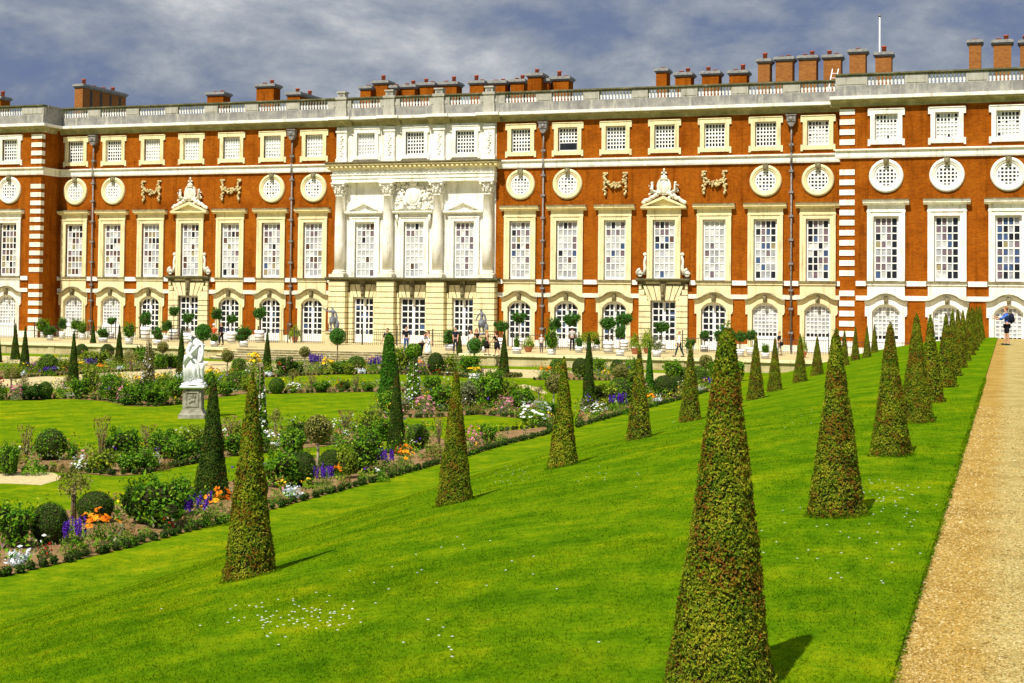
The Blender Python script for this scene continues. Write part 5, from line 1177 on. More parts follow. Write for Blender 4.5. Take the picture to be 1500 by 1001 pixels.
def mk_crown(seed, n, mat, loose=False, L=.10):
    q = QB(seed); g = q.rng
    if loose:
        for k in range(9):
            d = g.normal(0, 1, 3); d /= np.linalg.norm(d); c = d*.28; ellip(q, c, (.24, .24, .22), n//9, L, L*.5, 1, None, shell=.3)
    else: ellip(q, (0, 0, 0), (.47, .47, .47), n, L, L*.55, 1, 0, jit=.55, shell=.09)
    return q.mesh('crown', [M['core'], mat])
def mk_mound(seed, n, mat, L=.12, hgt=.5, feathery=False):
    q = QB(seed); g = q.rng
    a = g.uniform(0, 6.28, n); r = .46*np.sqrt(g.uniform(0, 1, n)); z = hgt*(1-(r/.5)**2)*g.uniform(.25, 1.1, n)
    P = np.stack([r*np.cos(a), r*np.sin(a), z+.02], 1); nn = np.stack([np.cos(a)*.8, np.sin(a)*.8, .6+0*a], 1)
    q.leaves(P, nn, np.full(n, L*(1.6 if feathery else 1)), np.full(n, L*(.16 if feathery else .45)), .7, 0, up=1.2 if feathery else .4)
    return q.mesh('mound', [mat])
def mk_blossom(seed, n, mat, kind):
    q = QB(seed); g = q.rng
    if kind == 'spike':
        for k in range(n):
            a = g.uniform(0, 6.28); r = .42*math.sqrt(g.uniform()); h0 = .52+g.uniform(-.05, .12); h1 = h0+g.uniform(.2, .36); m_ = 16
            P = np.stack([np.full(m_, r*math.cos(a))+g.normal(0, .012, m_), np.full(m_, r*math.sin(a))+g.normal(0, .012, m_), np.linspace(h0, h1, m_)], 1); q.leaves(P, g.normal(0, 1, (m_, 3)), np.full(m_, .08), np.full(m_, .05), .4, 0)
    elif kind == 'silver':
        for k in range(n):
            a = g.uniform(0, 6.28); e = g.uniform(.15, 1.35); l = g.uniform(.3, .55); d = np.array([math.cos(a)*math.cos(e), math.sin(a)*math.cos(e), math.sin(e)*1.5])
            for t in (.35, .65, .95):
                P = (d*l*t)[None, :]+np.array([0, 0, .08]); q.leaves(P, np.cross(d, [0, 0, 1])[None, :]+g.normal(0, .5, (1, 3)), np.array([.22]), np.array([.09]), .5, 0, up=1.)
    else:
        for k in range(n):
            a = g.uniform(0, 6.28); r = .46*math.sqrt(g.uniform()); z = (.62+.3*(1-(r/.5)**2))*g.uniform(.72, 1.05) if kind == 'top' else g.uniform(.25, .98)
            if kind == 'all': r = .47*math.sqrt(max(.05, 1-((z-.5)/.55)**2))
            c = np.array([r*math.cos(a), r*math.sin(a), z]); m_ = 7; aa = np.arange(m_)*2*PI/m_; s = .11 if kind == 'top' else .085
            tl = np.array([math.cos(a)*.6, math.sin(a)*.6, 1.]); tl /= np.linalg.norm(tl); u = np.cross(tl, [0, 1, .1]); u /= np.linalg.norm(u); v = np.cross(tl, u)
            P = c+(np.cos(aa)[:, None]*u+np.sin(aa)[:, None]*v)*s*.5+tl*.01; q.leaves(P, np.tile(tl, (m_, 1)), np.full(m_, s*1.1), np.full(m_, s*.8), .35, 0, np.full(m_, g.uniform()))
    return q.mesh('blossoms', [mat])
def mk_twigs(seed, n):
    g = random.Random(seed); mb = MB()
    for k in range(n):
        a = g.uniform(0, 6.28); r = g.uniform(.1, .42); mb.tube([(.03*math.cos(a), .03*math.sin(a), 0), (r*.5*math.cos(a+.2), r*.5*math.sin(a+.2), .5), (r*math.cos(a), r*math.sin(a), g.uniform(.75, 1.))], [.018, .013, .006], 5)
    return mb.mesh('twigs', M['stem'])
def mk_sprigs(seed, n, mat):
    q = QB(seed); g = q.rng; a = g.uniform(0, 6.28, n); z = g.uniform(.4, 1.02, n); r = .45*np.sqrt(g.uniform(0, 1, n))*np.clip(z, .3, 1)
    q.leaves(np.stack([r*np.cos(a), r*np.sin(a), z], 1), g.normal(0, 1, (n, 3)), np.full(n, .09), np.full(n, .05), .5, 0); return q.mesh('sprigs', [mat])
def var(key, fn, n=3):
    k = '%s_%d' % (key, random.randrange(n))
    if k not in MC: MC[k] = fn(sum(ord(c) for c in k)*7 % 9973)
    return MC[k]
TYPES = {
 'bush': ('leafy green shrub', 'shrub'), 'bushl': ('yellow-green leafy shrub', 'shrub'), 'bushd': ('dark green shrub', 'shrub'), 'sage': ('grey-green leafy shrub', 'shrub'), 'feath': ('feathery green shrub', 'shrub'),
 'dome': ('green rounded shrub', 'shrub'), 'domed': ('dark clipped dome', 'clipped shrub'), 'mound': ('low green mound plant', 'plant'), 'moundr': ('low russet perennial', 'plant'),
 'std': ('speckled olive ball tree', 'ball tree'), 'stdl': ('loose-headed small tree', 'ball tree'), 'sparse': ('thin twiggy russet shrub', 'shrub'),
 'purple': ('purple-flowered salvia clump', 'flowers'), 'orange': ('orange daylily clump', 'flowers'), 'yellow': ('yellow-flowered clump', 'flowers'), 'red': ('red-flowered clump', 'flowers'), 'white': ('white-flowered clump', 'flowers'),
 'pink': ('pink-flowered clump', 'flowers'), 'silver': ('silvery white-leaved plant', 'plant'), 'magenta': ('dark-leaved magenta flower clump', 'flowers')}
def make_plant(t, P, w, h):
    rz = random.uniform(0, 6.28)
    def single(name, me): o = link(name, me, None, P, rz); o.scale = (w, w, h); return o
    if t == 'bush': return single('shrub', var('bush', lambda s: mk_bush(s, 1500, M['bush'])))
    if t == 'bushl': return single('shrub', var('bushl', lambda s: mk_bush(s, 1300, M['bushlight'])))
    if t == 'bushd': return single('shrub', var('bushd', lambda s: mk_bush(s, 1500, M['bushdark'])))
    if t == 'sage': return single('shrub', var('sage', lambda s: mk_bush(s, 1100, M['sage']), 2))
    if t == 'feath': return single('shrub', var('feath', lambda s: mk_bush(s, 2400, M['bush'], 9, .07), 2))
    if t == 'dome': return single('shrub', var('dome', lambda s: mk_dome(s, 1500, M['bush']), 2))
    if t == 'domed': return single('clipped_shrub', var('domed', lambda s: mk_dome(s, 1800, M['bushdark'], .055), 2))
    if t == 'mound': return single('perennial', var('mound', lambda s: mk_mound(s, 420, M['bush'], .13, .9)))
    if t == 'moundr': return single('perennial', var('moundr', lambda s: mk_mound(s, 420, M['russet'], .10, .9)))
    root = empty('plant', P, rz); root.scale = (w, w, h)
    if t in ('std', 'stdl'):
        root.name = 'ball_tree'; root.scale = (1, 1, 1); d = w
        mb = MB(); r = max(.02, w*.045); mb.tube([(0, 0, 0), (.01, 0, h*.4), (0, .01, h-d*.5)], [r*1.3, r, r*.9], 6)
        if t == 'stdl': mb.tube([(.05, 0, 0), (.05, 0, h*.62)], r*.8, 5)
        mb.build('stem', M['stempale' if t == 'std' else 'stem'], root)
        c = link('crown', var('cr_'+t, lambda s: mk_crown(s, 1500 if t == 'std' else 700, M['olive'], t == 'stdl', .085), 2), root, (0, 0, h-d*.5)); c.scale = (d, d, d); return root
    if t == 'sparse':
        root.name = 'shrub'; link('twigs', var('twigs', lambda s: mk_twigs(s, 14)), root); link('leaves', var('sprigs', lambda s: mk_sprigs(s, 190, M['russet'])), root); return root
    if t == 'silver':
        root.name = 'silver_plant'; link('foliage', var('silv', lambda s: mk_blossom(s, 60, FL['silver'], 'silver')), root); link('stalk', var('silvs', lambda s: mk_twigs(s, 5), 1), root).scale = (.5, .5, .4); return root
    root.name = 'flower_clump'
    fo = {'purple': ('sage', 'spike', 28), 'orange': ('bush', 'top', 16), 'yellow': ('bushlight', 'top', 26), 'red': ('bushdark', 'all', 16), 'white': ('bush', 'all', 44), 'pink': ('sage', 'all', 34), 'magenta': ('bushdark', 'all', 24)}[t]
    link('foliage', var('fo_'+t, lambda s: mk_mound(s, 420, M[fo[0]] if t != 'purple' else M['bush'], .12, .72, t in ('orange', 'purple'))), root)
    link('blossoms', var('bl_'+t, lambda s: mk_blossom(s, fo[2], FL[t], fo[1])), root); return root
# --- beds: outline (photo pixels on the parterre), phrase, edge line for the box edging
BEDS = {
 'F': ('the front border', [(-60, 862), (0, 846), (150, 812), (300, 773), (460, 730), (640, 681), (690, 667), (736, 653), (800, 637), (812, 630), (800, 626), (720, 634), (640, 652), (560, 660), (470, 668), (400, 690), (330, 708), (250, 722), (165, 742), (100, 748), (0, 766), (-60, 775)], 12),
 'M': ('the central lawn border', [(-60, 696), (0, 695), (60, 691), (110, 693), (160, 698), (205, 696), (260, 684), (310, 674), (380, 662), (470, 655), (560, 640), (640, 655), (655, 648), (630, 632), (560, 624), (470, 630), (400, 634), (320, 640), (240, 655), (160, 663), (60, 664), (-60, 664)], 8),
 'P': ('the pointed bed', [(534, 608), (555, 612), (613, 613), (700, 608), (760, 613), (776, 621), (800, 628), (814, 634), (822, 622), (800, 600), (770, 582), (720, 574), (640, 570), (595, 580), (560, 598)], 8),
 'O': ('the statue border', [(-40, 590), (0, 586), (60, 585), (110, 585), (155, 588), (185, 595), (225, 596), (262, 593), (300, 586), (340, 579), (390, 575), (390, 566), (330, 562), (300, 560), (256, 558), (180, 562), (90, 575), (0, 577), (-40, 578)], 8),
 'S': ('the narrow strip border', [(390, 577), (430, 576.5), (500, 575), (556, 574.5), (600, 575), (600, 567), (555, 567), (470, 568), (400, 569)], 9),
 'L': ('the gravel walk bed', [(-30, 560), (0, 556), (60, 552), (120, 548.5), (190, 544.5), (256, 540), (256, 530), (200, 527), (110, 530), (40, 540), (-30, 545)], 9),
 'C': ('the steps bed', [(330, 554), (400, 553), (480, 549), (555, 548), (660, 551), (700, 556), (700, 546), (660, 542), (560, 540), (470, 541), (400, 544), (330, 546)], 9),
 'K': ('the back walk bed', [(782, 557), (840, 557), (900, 558), (935, 556), (935, 548), (900, 546), (840, 547), (800, 548)], 4),
 'E': ('the far bank border', [(843, 627), (880, 616), (920, 605), (960, 595), (1000, 585), (1037, 574), (1085, 563), (1085, 553), (1040, 551), (990, 562), (930, 578), (880, 590), (850, 600)], 6)}
for bk, (ph, pts, ne) in BEDS.items():
    o = flat('flower_bed', pix(pts), ZG+.013+.001*list(BEDS).index(bk), M['soil']); tag(o, kind='structure')
    W3 = [np.array(p) for p in pix(pts)]
    # box edging: short clipped tufts along the lower edge
    q = QB(len(bk)*5+ord(bk)); edge = W3[:ne]; tot = 0
    big = bk in 'FM'
    for a, b in zip(edge, edge[1:]):
        L_ = float(np.linalg.norm(b-a)); k = 0.
        while k < L_:
            c = a+(b-a)*(k/L_)
            if c[1] < 12 or c[0] < -60: k += .3; continue
            s = q.rng.uniform(.07, .12); ellip(q, (c[0]+q.rng.normal(0, .03), c[1]+.16+q.rng.normal(0, .03), ZG+.08), (s, s, s*1.05), 60 if bk == 'F' else 22, .055 if bk == 'F' else .09, .035 if bk == 'F' else .055, 0, 1, jit=.6)
            k += .29
    me = q.mesh('box_edging', [M['bushdark'], M['core']]); o = link('box_edging', me); tag(o, 'low clipped box edging along ' + ph, 'hedge')
    # uncounted small bedding between the plants
    q = QB(77+ord(bk)); g = q.rng; xs_ = [p[0] for p in W3]; ys_ = [p[1] for p in W3]
    def inside(x, y):
        c = False; j = len(W3)-1
        for i in range(len(W3)):
            if (W3[i][1] > y) != (W3[j][1] > y) and x < (W3[j][0]-W3[i][0])*(y-W3[i][1])/(W3[j][1]-W3[i][1])+W3[i][0]: c = not c
            j = i
        return c
    area = abs(sum(W3[i][0]*W3[i-1][1]-W3[i-1][0]*W3[i][1] for i in range(len(W3))))/2; want = int(min(900, area*(2.0 if bk in 'F' else 4.2))); k = 0; tries = 0
    while k < want and tries < 9000:
        tries += 1; x, y = g.uniform(min(xs_), max(xs_)), g.uniform(min(ys_), max(ys_))
        if not inside(x, y) or y < 14: continue
        s = g.uniform(.12, .36)*(1 if bk in 'FM' else (1.5 if bk in 'CK' else 1.2)); hh = s*g.uniform(.8, 1.5); m_ = int(g.choice([0, 0, 0, 1, 1, 2, 3])); n_ = 34
        ellip(q, (x, y, ZG+hh*.6), (s, s, hh), n_, .10, .05, m_, None, lower=-.3, jit=.8, shell=.3); k += 1
        if g.uniform() < .24:
            c = int(g.choice([4, 4, 5, 6, 7])); ellip(q, (x, y, ZG+hh*.9), (s*.8, s*.8, hh*.7), 12, .085, .07, c, None, lower=.2, jit=.5)
    me = q.mesh('bedding', [M['bush'], M['bushlight'], M['sage'], M['russet'], FL['yellow'], FL['pink'], FL['white'], FL['purple']]); o = link('bedding_plants', me); tag(o, 'small mixed bedding plants filling ' + ph, 'bedding plants', kind='stuff')
PL = {
 'F': [('bush', 22, 803, 56, 62), ('domed', 72, 797, 54, 60), ('silver', 28, 832, 44, 36), ('red', 66, 818, 22, 26), ('stdl', 109, 764, 54, 82), ('domed', 139, 766, 54, 46), ('purple', 107, 814, 36, 54), ('orange', 144, 802, 54, 56), ('moundr', 182, 792, 40, 34), ('mound', 182, 801, 34, 26), ('bushd', 205, 768, 46, 60), ('bush', 238, 772, 76, 70), ('mound', 214, 788, 26, 18), ('red', 246, 780, 16, 22),
       ('purple', 289, 772, 44, 48), ('orange', 321, 768, 44, 50), ('bush', 261, 756, 34, 52), ('mound', 404, 738, 26, 19), ('silver', 427, 733, 34, 30), ('bush', 409, 714, 56, 52), ('domed', 443, 712, 40, 50), ('std', 465, 697, 42, 88), ('domed', 485, 697, 36, 38), ('purple', 474, 722, 30, 40), ('orange', 497, 702, 18, 22), ('feath', 527, 692, 72, 62), ('bushl', 508, 702, 26, 46), ('mound', 533, 704, 20, 14), ('purple', 567, 694, 28, 36),
       ('orange', 593, 690, 28, 36), ('dome', 611, 657, 34, 36), ('moundr', 636, 676, 34, 32), ('mound', 560, 706, 24, 16), ('mound', 640, 670, 26, 22), ('pink', 695, 657, 22, 34), ('bush', 715, 653, 26, 30), ('sparse', 643, 654, 20, 44), ('moundr', 505, 712, 24, 18), ('mound', 735, 648, 22, 14), ('bushl', 350, 752, 26, 26), ('domed', 372, 738, 40, 46), ('red', 585, 668, 14, 16)],
 'M': [('bush', 10, 697, 30, 46), ('sparse', 38, 678, 30, 52), ('dome', 74, 674, 46, 46), ('mound', 50, 696, 38, 26), ('bush', 107, 674, 16, 22), ('white', 116, 691, 24, 24), ('sparse', 148, 680, 30, 66), ('bush', 178, 677, 50, 48), ('bushl', 150, 692, 44, 30), ('bush', 192, 692, 40, 26), ('sparse', 216, 664, 32, 40), ('bush', 240, 672, 46, 40), ('white', 228, 684, 12, 20), ('bush', 262, 679, 38, 36), ('bushl', 282, 668, 42, 42),
       ('sparse', 340, 650, 38, 40), ('bush', 342, 668, 30, 30), ('white', 331, 644, 10, 16), ('white', 396, 662, 30, 32), ('bush', 426, 670, 38, 40), ('stdl', 402, 654, 24, 56), ('bushd', 436, 650, 32, 32), ('red', 495, 648, 18, 18), ('white', 507, 640, 12, 10), ('sparse', 506, 636, 30, 34), ('bushl', 541, 644, 36, 40), ('bush', 562, 646, 30, 30), ('moundr', 90, 692, 30, 16), ('feath', 214, 690, 34, 30), ('bushl', 356, 652, 26, 30), ('bushd', 300, 672, 30, 30), ('bush', 372, 664, 30, 36), ('moundr', 240, 690, 22, 14), ('bush', 470, 652, 28, 30), ('red', 300, 655, 10, 12)],
 'P': [('bush', 570, 606, 30, 30), ('bush', 634, 584, 28, 32), ('bush', 650, 603, 38, 34), ('bushl', 650, 580, 28, 16), ('pink', 622, 608, 28, 28), ('white', 640, 582, 10, 10), ('sage', 682, 602, 30, 40), ('bush', 707, 598, 44, 46), ('feath', 724, 590, 34, 46), ('bushl', 746, 590, 34, 32), ('pink', 739, 608, 28, 28), ('bush', 765, 607, 34, 38), ('white', 785, 622, 44, 34), ('stdl', 789, 598, 16, 34), ('bush', 803, 616, 28, 26), ('bushl', 690, 584, 28, 26), ('sage', 590, 608, 22, 20), ('moundr', 700, 607, 26, 14), ('red', 729, 606, 12, 14), ('bushl', 772, 619, 28, 22)],
 'O': [('red', 3, 587, 16, 34), ('pink', 24, 587, 18, 24), ('bushd', 46, 586, 34, 22), ('dome', 66, 585, 22, 26), ('mound', 86, 584, 18, 16), ('white', 103, 583, 12, 8), ('bush', 116, 584, 28, 28), ('bushl', 133, 580, 28, 38), ('pink', 151, 582, 16, 22), ('feath', 166, 586, 44, 38), ('pink', 178, 591, 16, 24), ('bush', 195, 594, 36, 28), ('bush', 230, 594, 40, 32), ('bushl', 241, 578, 26, 30), ('bush', 257, 588, 28, 34), ('yellow', 170, 564, 20, 16), ('yellow', 235, 563, 18, 16), ('yellow', 203, 566, 14, 16),
       ('yellow', 311, 562, 20, 24), ('bush', 302, 578, 30, 30), ('red', 320, 577, 14, 14), ('dome', 344, 572, 26, 28), ('bush', 330, 580, 24, 20), ('bushl', 365, 574, 26, 22), ('bushd', 214, 582, 26, 24), ('stdl', 16, 577, 24, 40), ('stdl', 35, 579, 18, 28), ('stdl', 96, 574, 20, 26), ('bushl', 282, 572, 22, 24), ('moundr', 240, 594, 22, 14), ('feath', 150, 570, 24, 20)],
 'S': [('dome', 405, 577, 24, 24), ('white', 430, 574, 22, 13), ('stdl', 429, 568, 18, 28), ('sparse', 457, 574, 20, 26), ('bush', 471, 575, 24, 16), ('red', 497, 573, 11, 18), ('bushd', 506, 573, 14, 15), ('sparse', 521, 574, 16, 24), ('bush', 540, 574, 18, 12), ('white', 397, 575, 10, 8), ('moundr', 440, 576, 14, 9), ('moundr', 486, 576, 14, 9)],
 'L': [('dome', 70, 549, 30, 30), ('purple', 73, 551, 18, 14), ('yellow', 77, 532, 16, 12), ('magenta', 50, 547, 14, 18), ('silver', 33, 552, 14, 12), ('yellow', 117, 542, 14, 14), ('bushl', 138, 540, 34, 24), ('purple', 132, 543, 18, 18), ('orange', 147, 545, 12, 12), ('silver', 176, 542, 14, 8), ('domed', 119, 526, 20, 22), ('domed', 157, 526, 20, 22), ('stdl', 192, 545, 24, 34), ('bush', 212, 536, 30, 24), ('bush', 236, 541, 20, 22), ('purple', 243, 533, 10, 10), ('bush', 254, 540, 20, 20), ('bushl', 92, 546, 22, 18), ('std', 238, 541, 17, 40), ('bushd', 205, 530, 22, 22), ('silver', 262, 556, 14, 9), ('magenta', 62, 546, 10, 14), ('bushl', 20, 555, 26, 16)],
 'C': [('silver', 393, 552, 15, 10), ('red', 411, 551, 12, 16), ('bushd', 420, 550, 24, 20), ('purple', 463, 549, 20, 24), ('yellow', 479, 549, 16, 19), ('bush', 497, 548, 24, 14), ('dome', 522, 545, 24, 18), ('silver', 530, 548, 17, 10), ('purple', 547, 548, 20, 20), ('yellow', 544, 541, 14, 14), ('bushl', 590, 547, 24, 28), ('orange', 613, 545, 12, 14), ('magenta', 620, 550, 16, 14), ('domed', 638, 549, 21, 25), ('bushl', 660, 549, 18, 22), ('bush', 686, 551, 30, 22), ('red', 640, 550, 10, 8), ('dome', 350, 548, 19, 18), ('yellow', 371, 550, 18, 26), ('red', 341, 553, 12, 10), ('std', 333, 551, 19, 38), ('std', 446, 546, 17, 38), ('bushd', 436, 548, 16, 12), ('magenta', 704, 551, 10, 12), ('bushl', 510, 549, 14, 12), ('mound', 355, 553, 20, 9)],
 'K': [('orange', 798, 554, 16, 14), ('dome', 816, 549, 20, 18), ('domed', 850, 553, 21, 22), ('bush', 876, 550, 22, 18), ('yellow', 887, 555, 10, 10), ('domed', 904, 550, 18, 18), ('std', 909, 566, 24, 32), ('bush', 926, 552, 18, 20), ('mound', 800, 556, 26, 8), ('bushl', 924, 562, 22, 14), ('std', 811, 612, 28, 62)],
 'E': [('white', 877, 609, 24, 18), ('white', 856, 604, 14, 8), ('red', 848, 620, 14, 20), ('bushl', 884, 598, 38, 34), ('dome', 908, 594, 42, 40), ('purple', 905, 607, 28, 30), ('mound', 871, 614, 20, 11), ('domed', 931, 583, 24, 24), ('orange', 953, 596, 18, 20), ('silver', 963, 590, 16, 11), ('domed', 974, 582, 36, 32), ('orange', 988, 580, 14, 16), ('domed', 992, 574, 20, 24), ('bush', 985, 557, 26, 28), ('dome', 1001, 556, 18, 18), ('dome', 1022, 568, 32, 32), ('silver', 1026, 574, 16, 12), ('purple', 1039, 569, 20, 16), ('std', 1034, 556, 21, 36), ('bush', 1050, 560, 28, 30), ('bush', 1075, 558, 28, 30), ('mound', 1005, 582, 18, 9), ('moundr', 920, 603, 18, 11), ('red', 974, 588, 8, 10)]}
for bk, items in PL.items():
    ph = BEDS[bk][0]; byt = {}
    for it in items: byt.setdefault(it[0], []).append(it)
    for t, L_ in byt.items():
        L_.sort(key=lambda a: -a[1])
        for i, (t, px, py, w, h) in enumerate(L_):
            P = at(px, py, ZG); k = ppm(P); e_ = 1.2 if t in ('bush', 'bushl', 'bushd', 'sage', 'feath', 'orange', 'purple', 'yellow') else 1.05; hk_ = 1.3 if bk in 'CK' and t not in ('std', 'silver') else 1.; o = make_plant(t, P, w/k*e_*(1.15 if hk_ > 1 else 1), h/k*(e_*.5+.5)*hk_)
            d, cat = TYPES[t]
            lab = ('only %s in %s' % (d, ph)) if len(L_) == 1 else ('%s, %s from the raised path in %s' % (d, ORD[i+1], ph))
            lab = lab.replace('first from the raised path', 'nearest to the raised path')
            tag(o, lab, cat, '%s plants of the parterre beds' % d.split(',')[0])
# --- climbing-flower pyramids
for px, py, pt_, w, lab, cap in ((217, 574, 496, 24, 'pyramid of pale climbing flowers on a frame behind the statue lawn', 0), (380, 650, 532, 28, 'pyramid of white climbing flowers directly behind the reddish bank cone', 0), (605, 600, 503, 28, 'pillar of white climbing flowers with a bushy green head in the pointed bed', 1)):
    P = at(px, py, ZG); k = ppm(P); h = (py-pt_)/k; r = w/2/k; root = empty('flower_pyramid', P); tag(root, lab, 'climbing plant', 'flower pyramids')
    mb = MB()
    for q_ in range(4): a = q_*PI/2+.4; mb.tube([(r*.9*math.cos(a), r*.9*math.sin(a), 0), (r*.2*math.cos(a), r*.2*math.sin(a), h)], .02, 5)
    mb.build('frame', M['stem'], root)
    q = QB(int(px)); g = q.rng; n = 2600; z = (1-np.sqrt(g.uniform(0, 1, n)))*h; a = g.uniform(0, 6.28, n); rr_ = r*(1-.75*z/h)*g.uniform(.35, 1.05, n)
    P_ = np.stack([rr_*np.cos(a), rr_*np.sin(a), z], 1); q.leaves(P_, np.stack([np.cos(a), np.sin(a), .2+0*a], 1), np.full(n, .10), np.full(n, .055), .8, 0)
    if cap: ellip(q, (0, 0, h-.33), (r*.85, r*.85, .34), 900, .10, .055, 0, None)
    link('foliage', q.mesh('climber', [M['olive'] if px < 300 else M['bush']]), root)
    q = QB(int(px)+1); g = q.rng; n = 190; z = (1-np.sqrt(g.uniform(0, 1, n)))*h*.9; a = g.uniform(0, 6.28, n); rr_ = r*(1-.72*z/h)*g.uniform(.9, 1.1, n)
    q.leaves(np.stack([rr_*np.cos(a), rr_*np.sin(a), z], 1), np.stack([np.cos(a), np.sin(a), .2+0*a], 1), np.full(n, .085), np.full(n, .07), .5, 0); link('blossoms', q.mesh('climber_bloom', [FL['white']]), root)

# --- tubs on the terrace and in the parterre
def mk_tub(kind):
    mb = MB()
    if kind == 'terracotta': mb.lathe([(.30, 0), (.40, .3), (.47, .62), (.52, .66), (.52, .78), (.44, .78), (.42, .70)], 16); return mb.mesh('pot', M['terracotta'])
    mb.lathe([(.38, .03), (.42, .5), (.46, 1.0), (.41, 1.0), (.40, .93)], 18); return mb.mesh('tub', M['sash'])
def mk_bands():
    mb = MB()
    for z in (.14, .42, .70): r = .39+.075*z; mb.lathe([(r, z), (r+.018, z), (r+.022, z+.07), (r+.005, z+.07)], 18)
    return mb.mesh('tub_band', M['lead'])
TUBS = [  # x, base y, tub w, tub h, crown centre y, crown w, crown h, kind
 (63, 495, 9, 9, 478, 24, 24, 'bush'), (73, 499, 10, 8, 486, 20, 18, 'bush'), (91, 497, 9, 11, 475, 13, 17, 'ball'), (110, 497, 10, 15, 476, 20, 20, 'bush'), (121, 498, 9, 9, 477, 17, 18, 'bush'), (151, 502, 14, 7, 488, 22, 18, 'bush'), (155, 490, 9, 9, 465, 22, 17, 'ball'), (163, 497, 9, 10, 471, 13, 12, 'ball'), (193, 492, 9, 8, 463, 20, 20, 'ball'), (189, 505, 12, 10, 484, 25, 26, 'bush'),
 (213, 499, 15, 20, 468, 17, 19, 'ball'), (230, 506, 13, 8, 488, 18, 22, 'bush'), (243, 501, 10, 9, 478, 17, 15, 'ball'), (254, 498, 14, 15, 457, 15, 16, 'ball'), (275, 504, 14, 16, 467, 17, 17, 'ball'), (316, 500, 10, 8, 461, 18, 18, 'ball'), (314, 508, 12, 8, 494, 17, 14, 'bush'), (339, 503, 14, 17, 468, 15, 14, 'ball'), (357, 509, 14, 9, 488, 26, 24, 'bush'), (380, 502, 15, 18, 460, 19, 19, 'ball'),
 (659, 514, 16, 9, 495, 24, 21, 'ballbush'), (709, 516, 8, 8, 500, 10, 12, 'bush'), (734, 513, 14, 18, 479, 21, 16, 'ball'), (757, 519, 14, 10, 500, 12, 16, 'bush'), (760, 512, 13, 16, 467, 23, 18, 'ball'), (808, 521, 13, 9, 492, 26, 24, 'bush'), (811, 512, 16, 20, 476, 20, 18, 'ball'), (837, 512, 12, 15, 470, 24, 20, 'ball'), (848, 517, 12, 9, 500, 14, 14, 'bush'), (863, 514, 12, 8, 495, 40, 26, 'wide'),
 (874, 514, 11, 9, 500, 14, 14, 'bush'), (891, 518, 16, 18, 475, 24, 20, 'ball'), (908, 523, 13, 10, 487, 17, 18, 'ball'), (914, 515, 14, 17, 469, 25, 19, 'ball'), (962, 524, 14, 10, 502, 20, 26, 'pale'), (969, 518, 13, 17, 480, 22, 16, 'ball'), (993, 512, 11, 10, 468, 25, 22, 'ball'), (1010, 518, 11, 9, 506, 20, 22, 'bush'), (1032, 516, 12, 10, 492, 15, 13, 'ball'), (1060, 518, 14, 9, 490, 34, 30, 'bush'),
 (1084, 523, 13, 11, 494, 20, 16, 'ball'), (1100, 521, 14, 12, 492, 15, 15, 'ball'), (1121, 526, 13, 9, 509, 16, 13, 'bush'), (1176, 524, 12, 9, 502, 15, 20, 'palm'), (1254, 520, 12, 9, 488, 24, 26, 'bush'), (1165, 516, 10, 9, 500, 14, 16, 'palm'),
 (432, 502, 10, 9, 484, 18, 18, 'palm'), (774, 516, 13, 8, 500, 18, 18, 'palm'), (930, 519, 12, 9, 496, 18, 20, 'palm'), (948, 518, 12, 8, 492, 22, 24, 'palm')]
names_ = {'ball': 'round-headed tree in white tub', 'bush': 'bushy plant in white tub', 'ballbush': 'large clipped bush in a white tub before the portico', 'wide': 'wide spreading bush in a white tub', 'pale': 'variegated grassy plant in a white tub', 'palm': 'spiky plant in terracotta pot'}
def tub_thing(px, py, tw, th, cy, cw, ch, kind, lab, z=ZT):
    P = at(px, py, z); k = ppm(P); root = empty('potted_plant' if kind in ('palm', 'pale', 'bush') else 'tub_tree', P, random.uniform(0, 3)); tag(root, lab, 'potted plant', 'tubs and pots on the terrace')
    terra = kind == 'palm'; s = tw/k/(.92 if not terra else 1.0); hz = th/k/(1. if not terra else .78)
    t = link('pot' if terra else 'tub', var('tub_%d' % terra, lambda s_: mk_tub('terracotta' if terra else 'tub'), 1), root); t.scale = (s, s, hz)
    if not terra: b = link('tub_bands', var('tubb', lambda s_: mk_bands(), 1), root); b.scale = (s, s, hz)
    zc = (py-cy)/k; w, h = cw/k, ch/k; top = hz*(.75 if terra else .95)
    if kind in ('ball', 'ballbush') and zc-h*.4 > top:
        mb = MB(); mb.tube([(0, 0, top*.9), (.02, 0, (top+zc)/2), (0, 0, zc)], .035, 6); mb.build('stem', M['stem'], root)
    if kind == 'palm': c = link('leaves', var('palm', lambda s_: mk_mound(s_, 240, M['bushlight'], .3, .9, True), 2), root, (0, 0, top*.9)); c.scale = (w, w, max(.4, (zc+h/2-top)/.95))
    elif kind == 'wide': c = link('crown', var('wide', lambda s_: mk_crown(s_, 1500, M['bushlight'], True, .07), 1), root, (0, 0, zc)); c.scale = (w, w*.8, h)
    elif kind == 'pale': c = link('crown', var('palec', lambda s_: mk_crown(s_, 1000, M['sage'], True, .09), 1), root, (0, 0, zc)); c.scale = (w, w, h)
    elif kind == 'bush': c = link('crown', var('tbush', lambda s_: mk_bush(s_, 1100, M['tubleaf'] if s_ % 2 else M['bush'], 7, .09), 3), root, (0, 0, top*.8)); c.scale = (w, w, max(.35, zc+h/2-top*.8))
    else: c = link('crown', var('tball', lambda s_: mk_bush(s_, 1300, M['tubleaf'], 9, .09), 3), root, (0, 0, zc-h*.5)); c.scale = (w*1.15, w*1.15, h*1.12)
    return root
cnt = {}
tl = sorted(TUBS, key=lambda a: a[0])
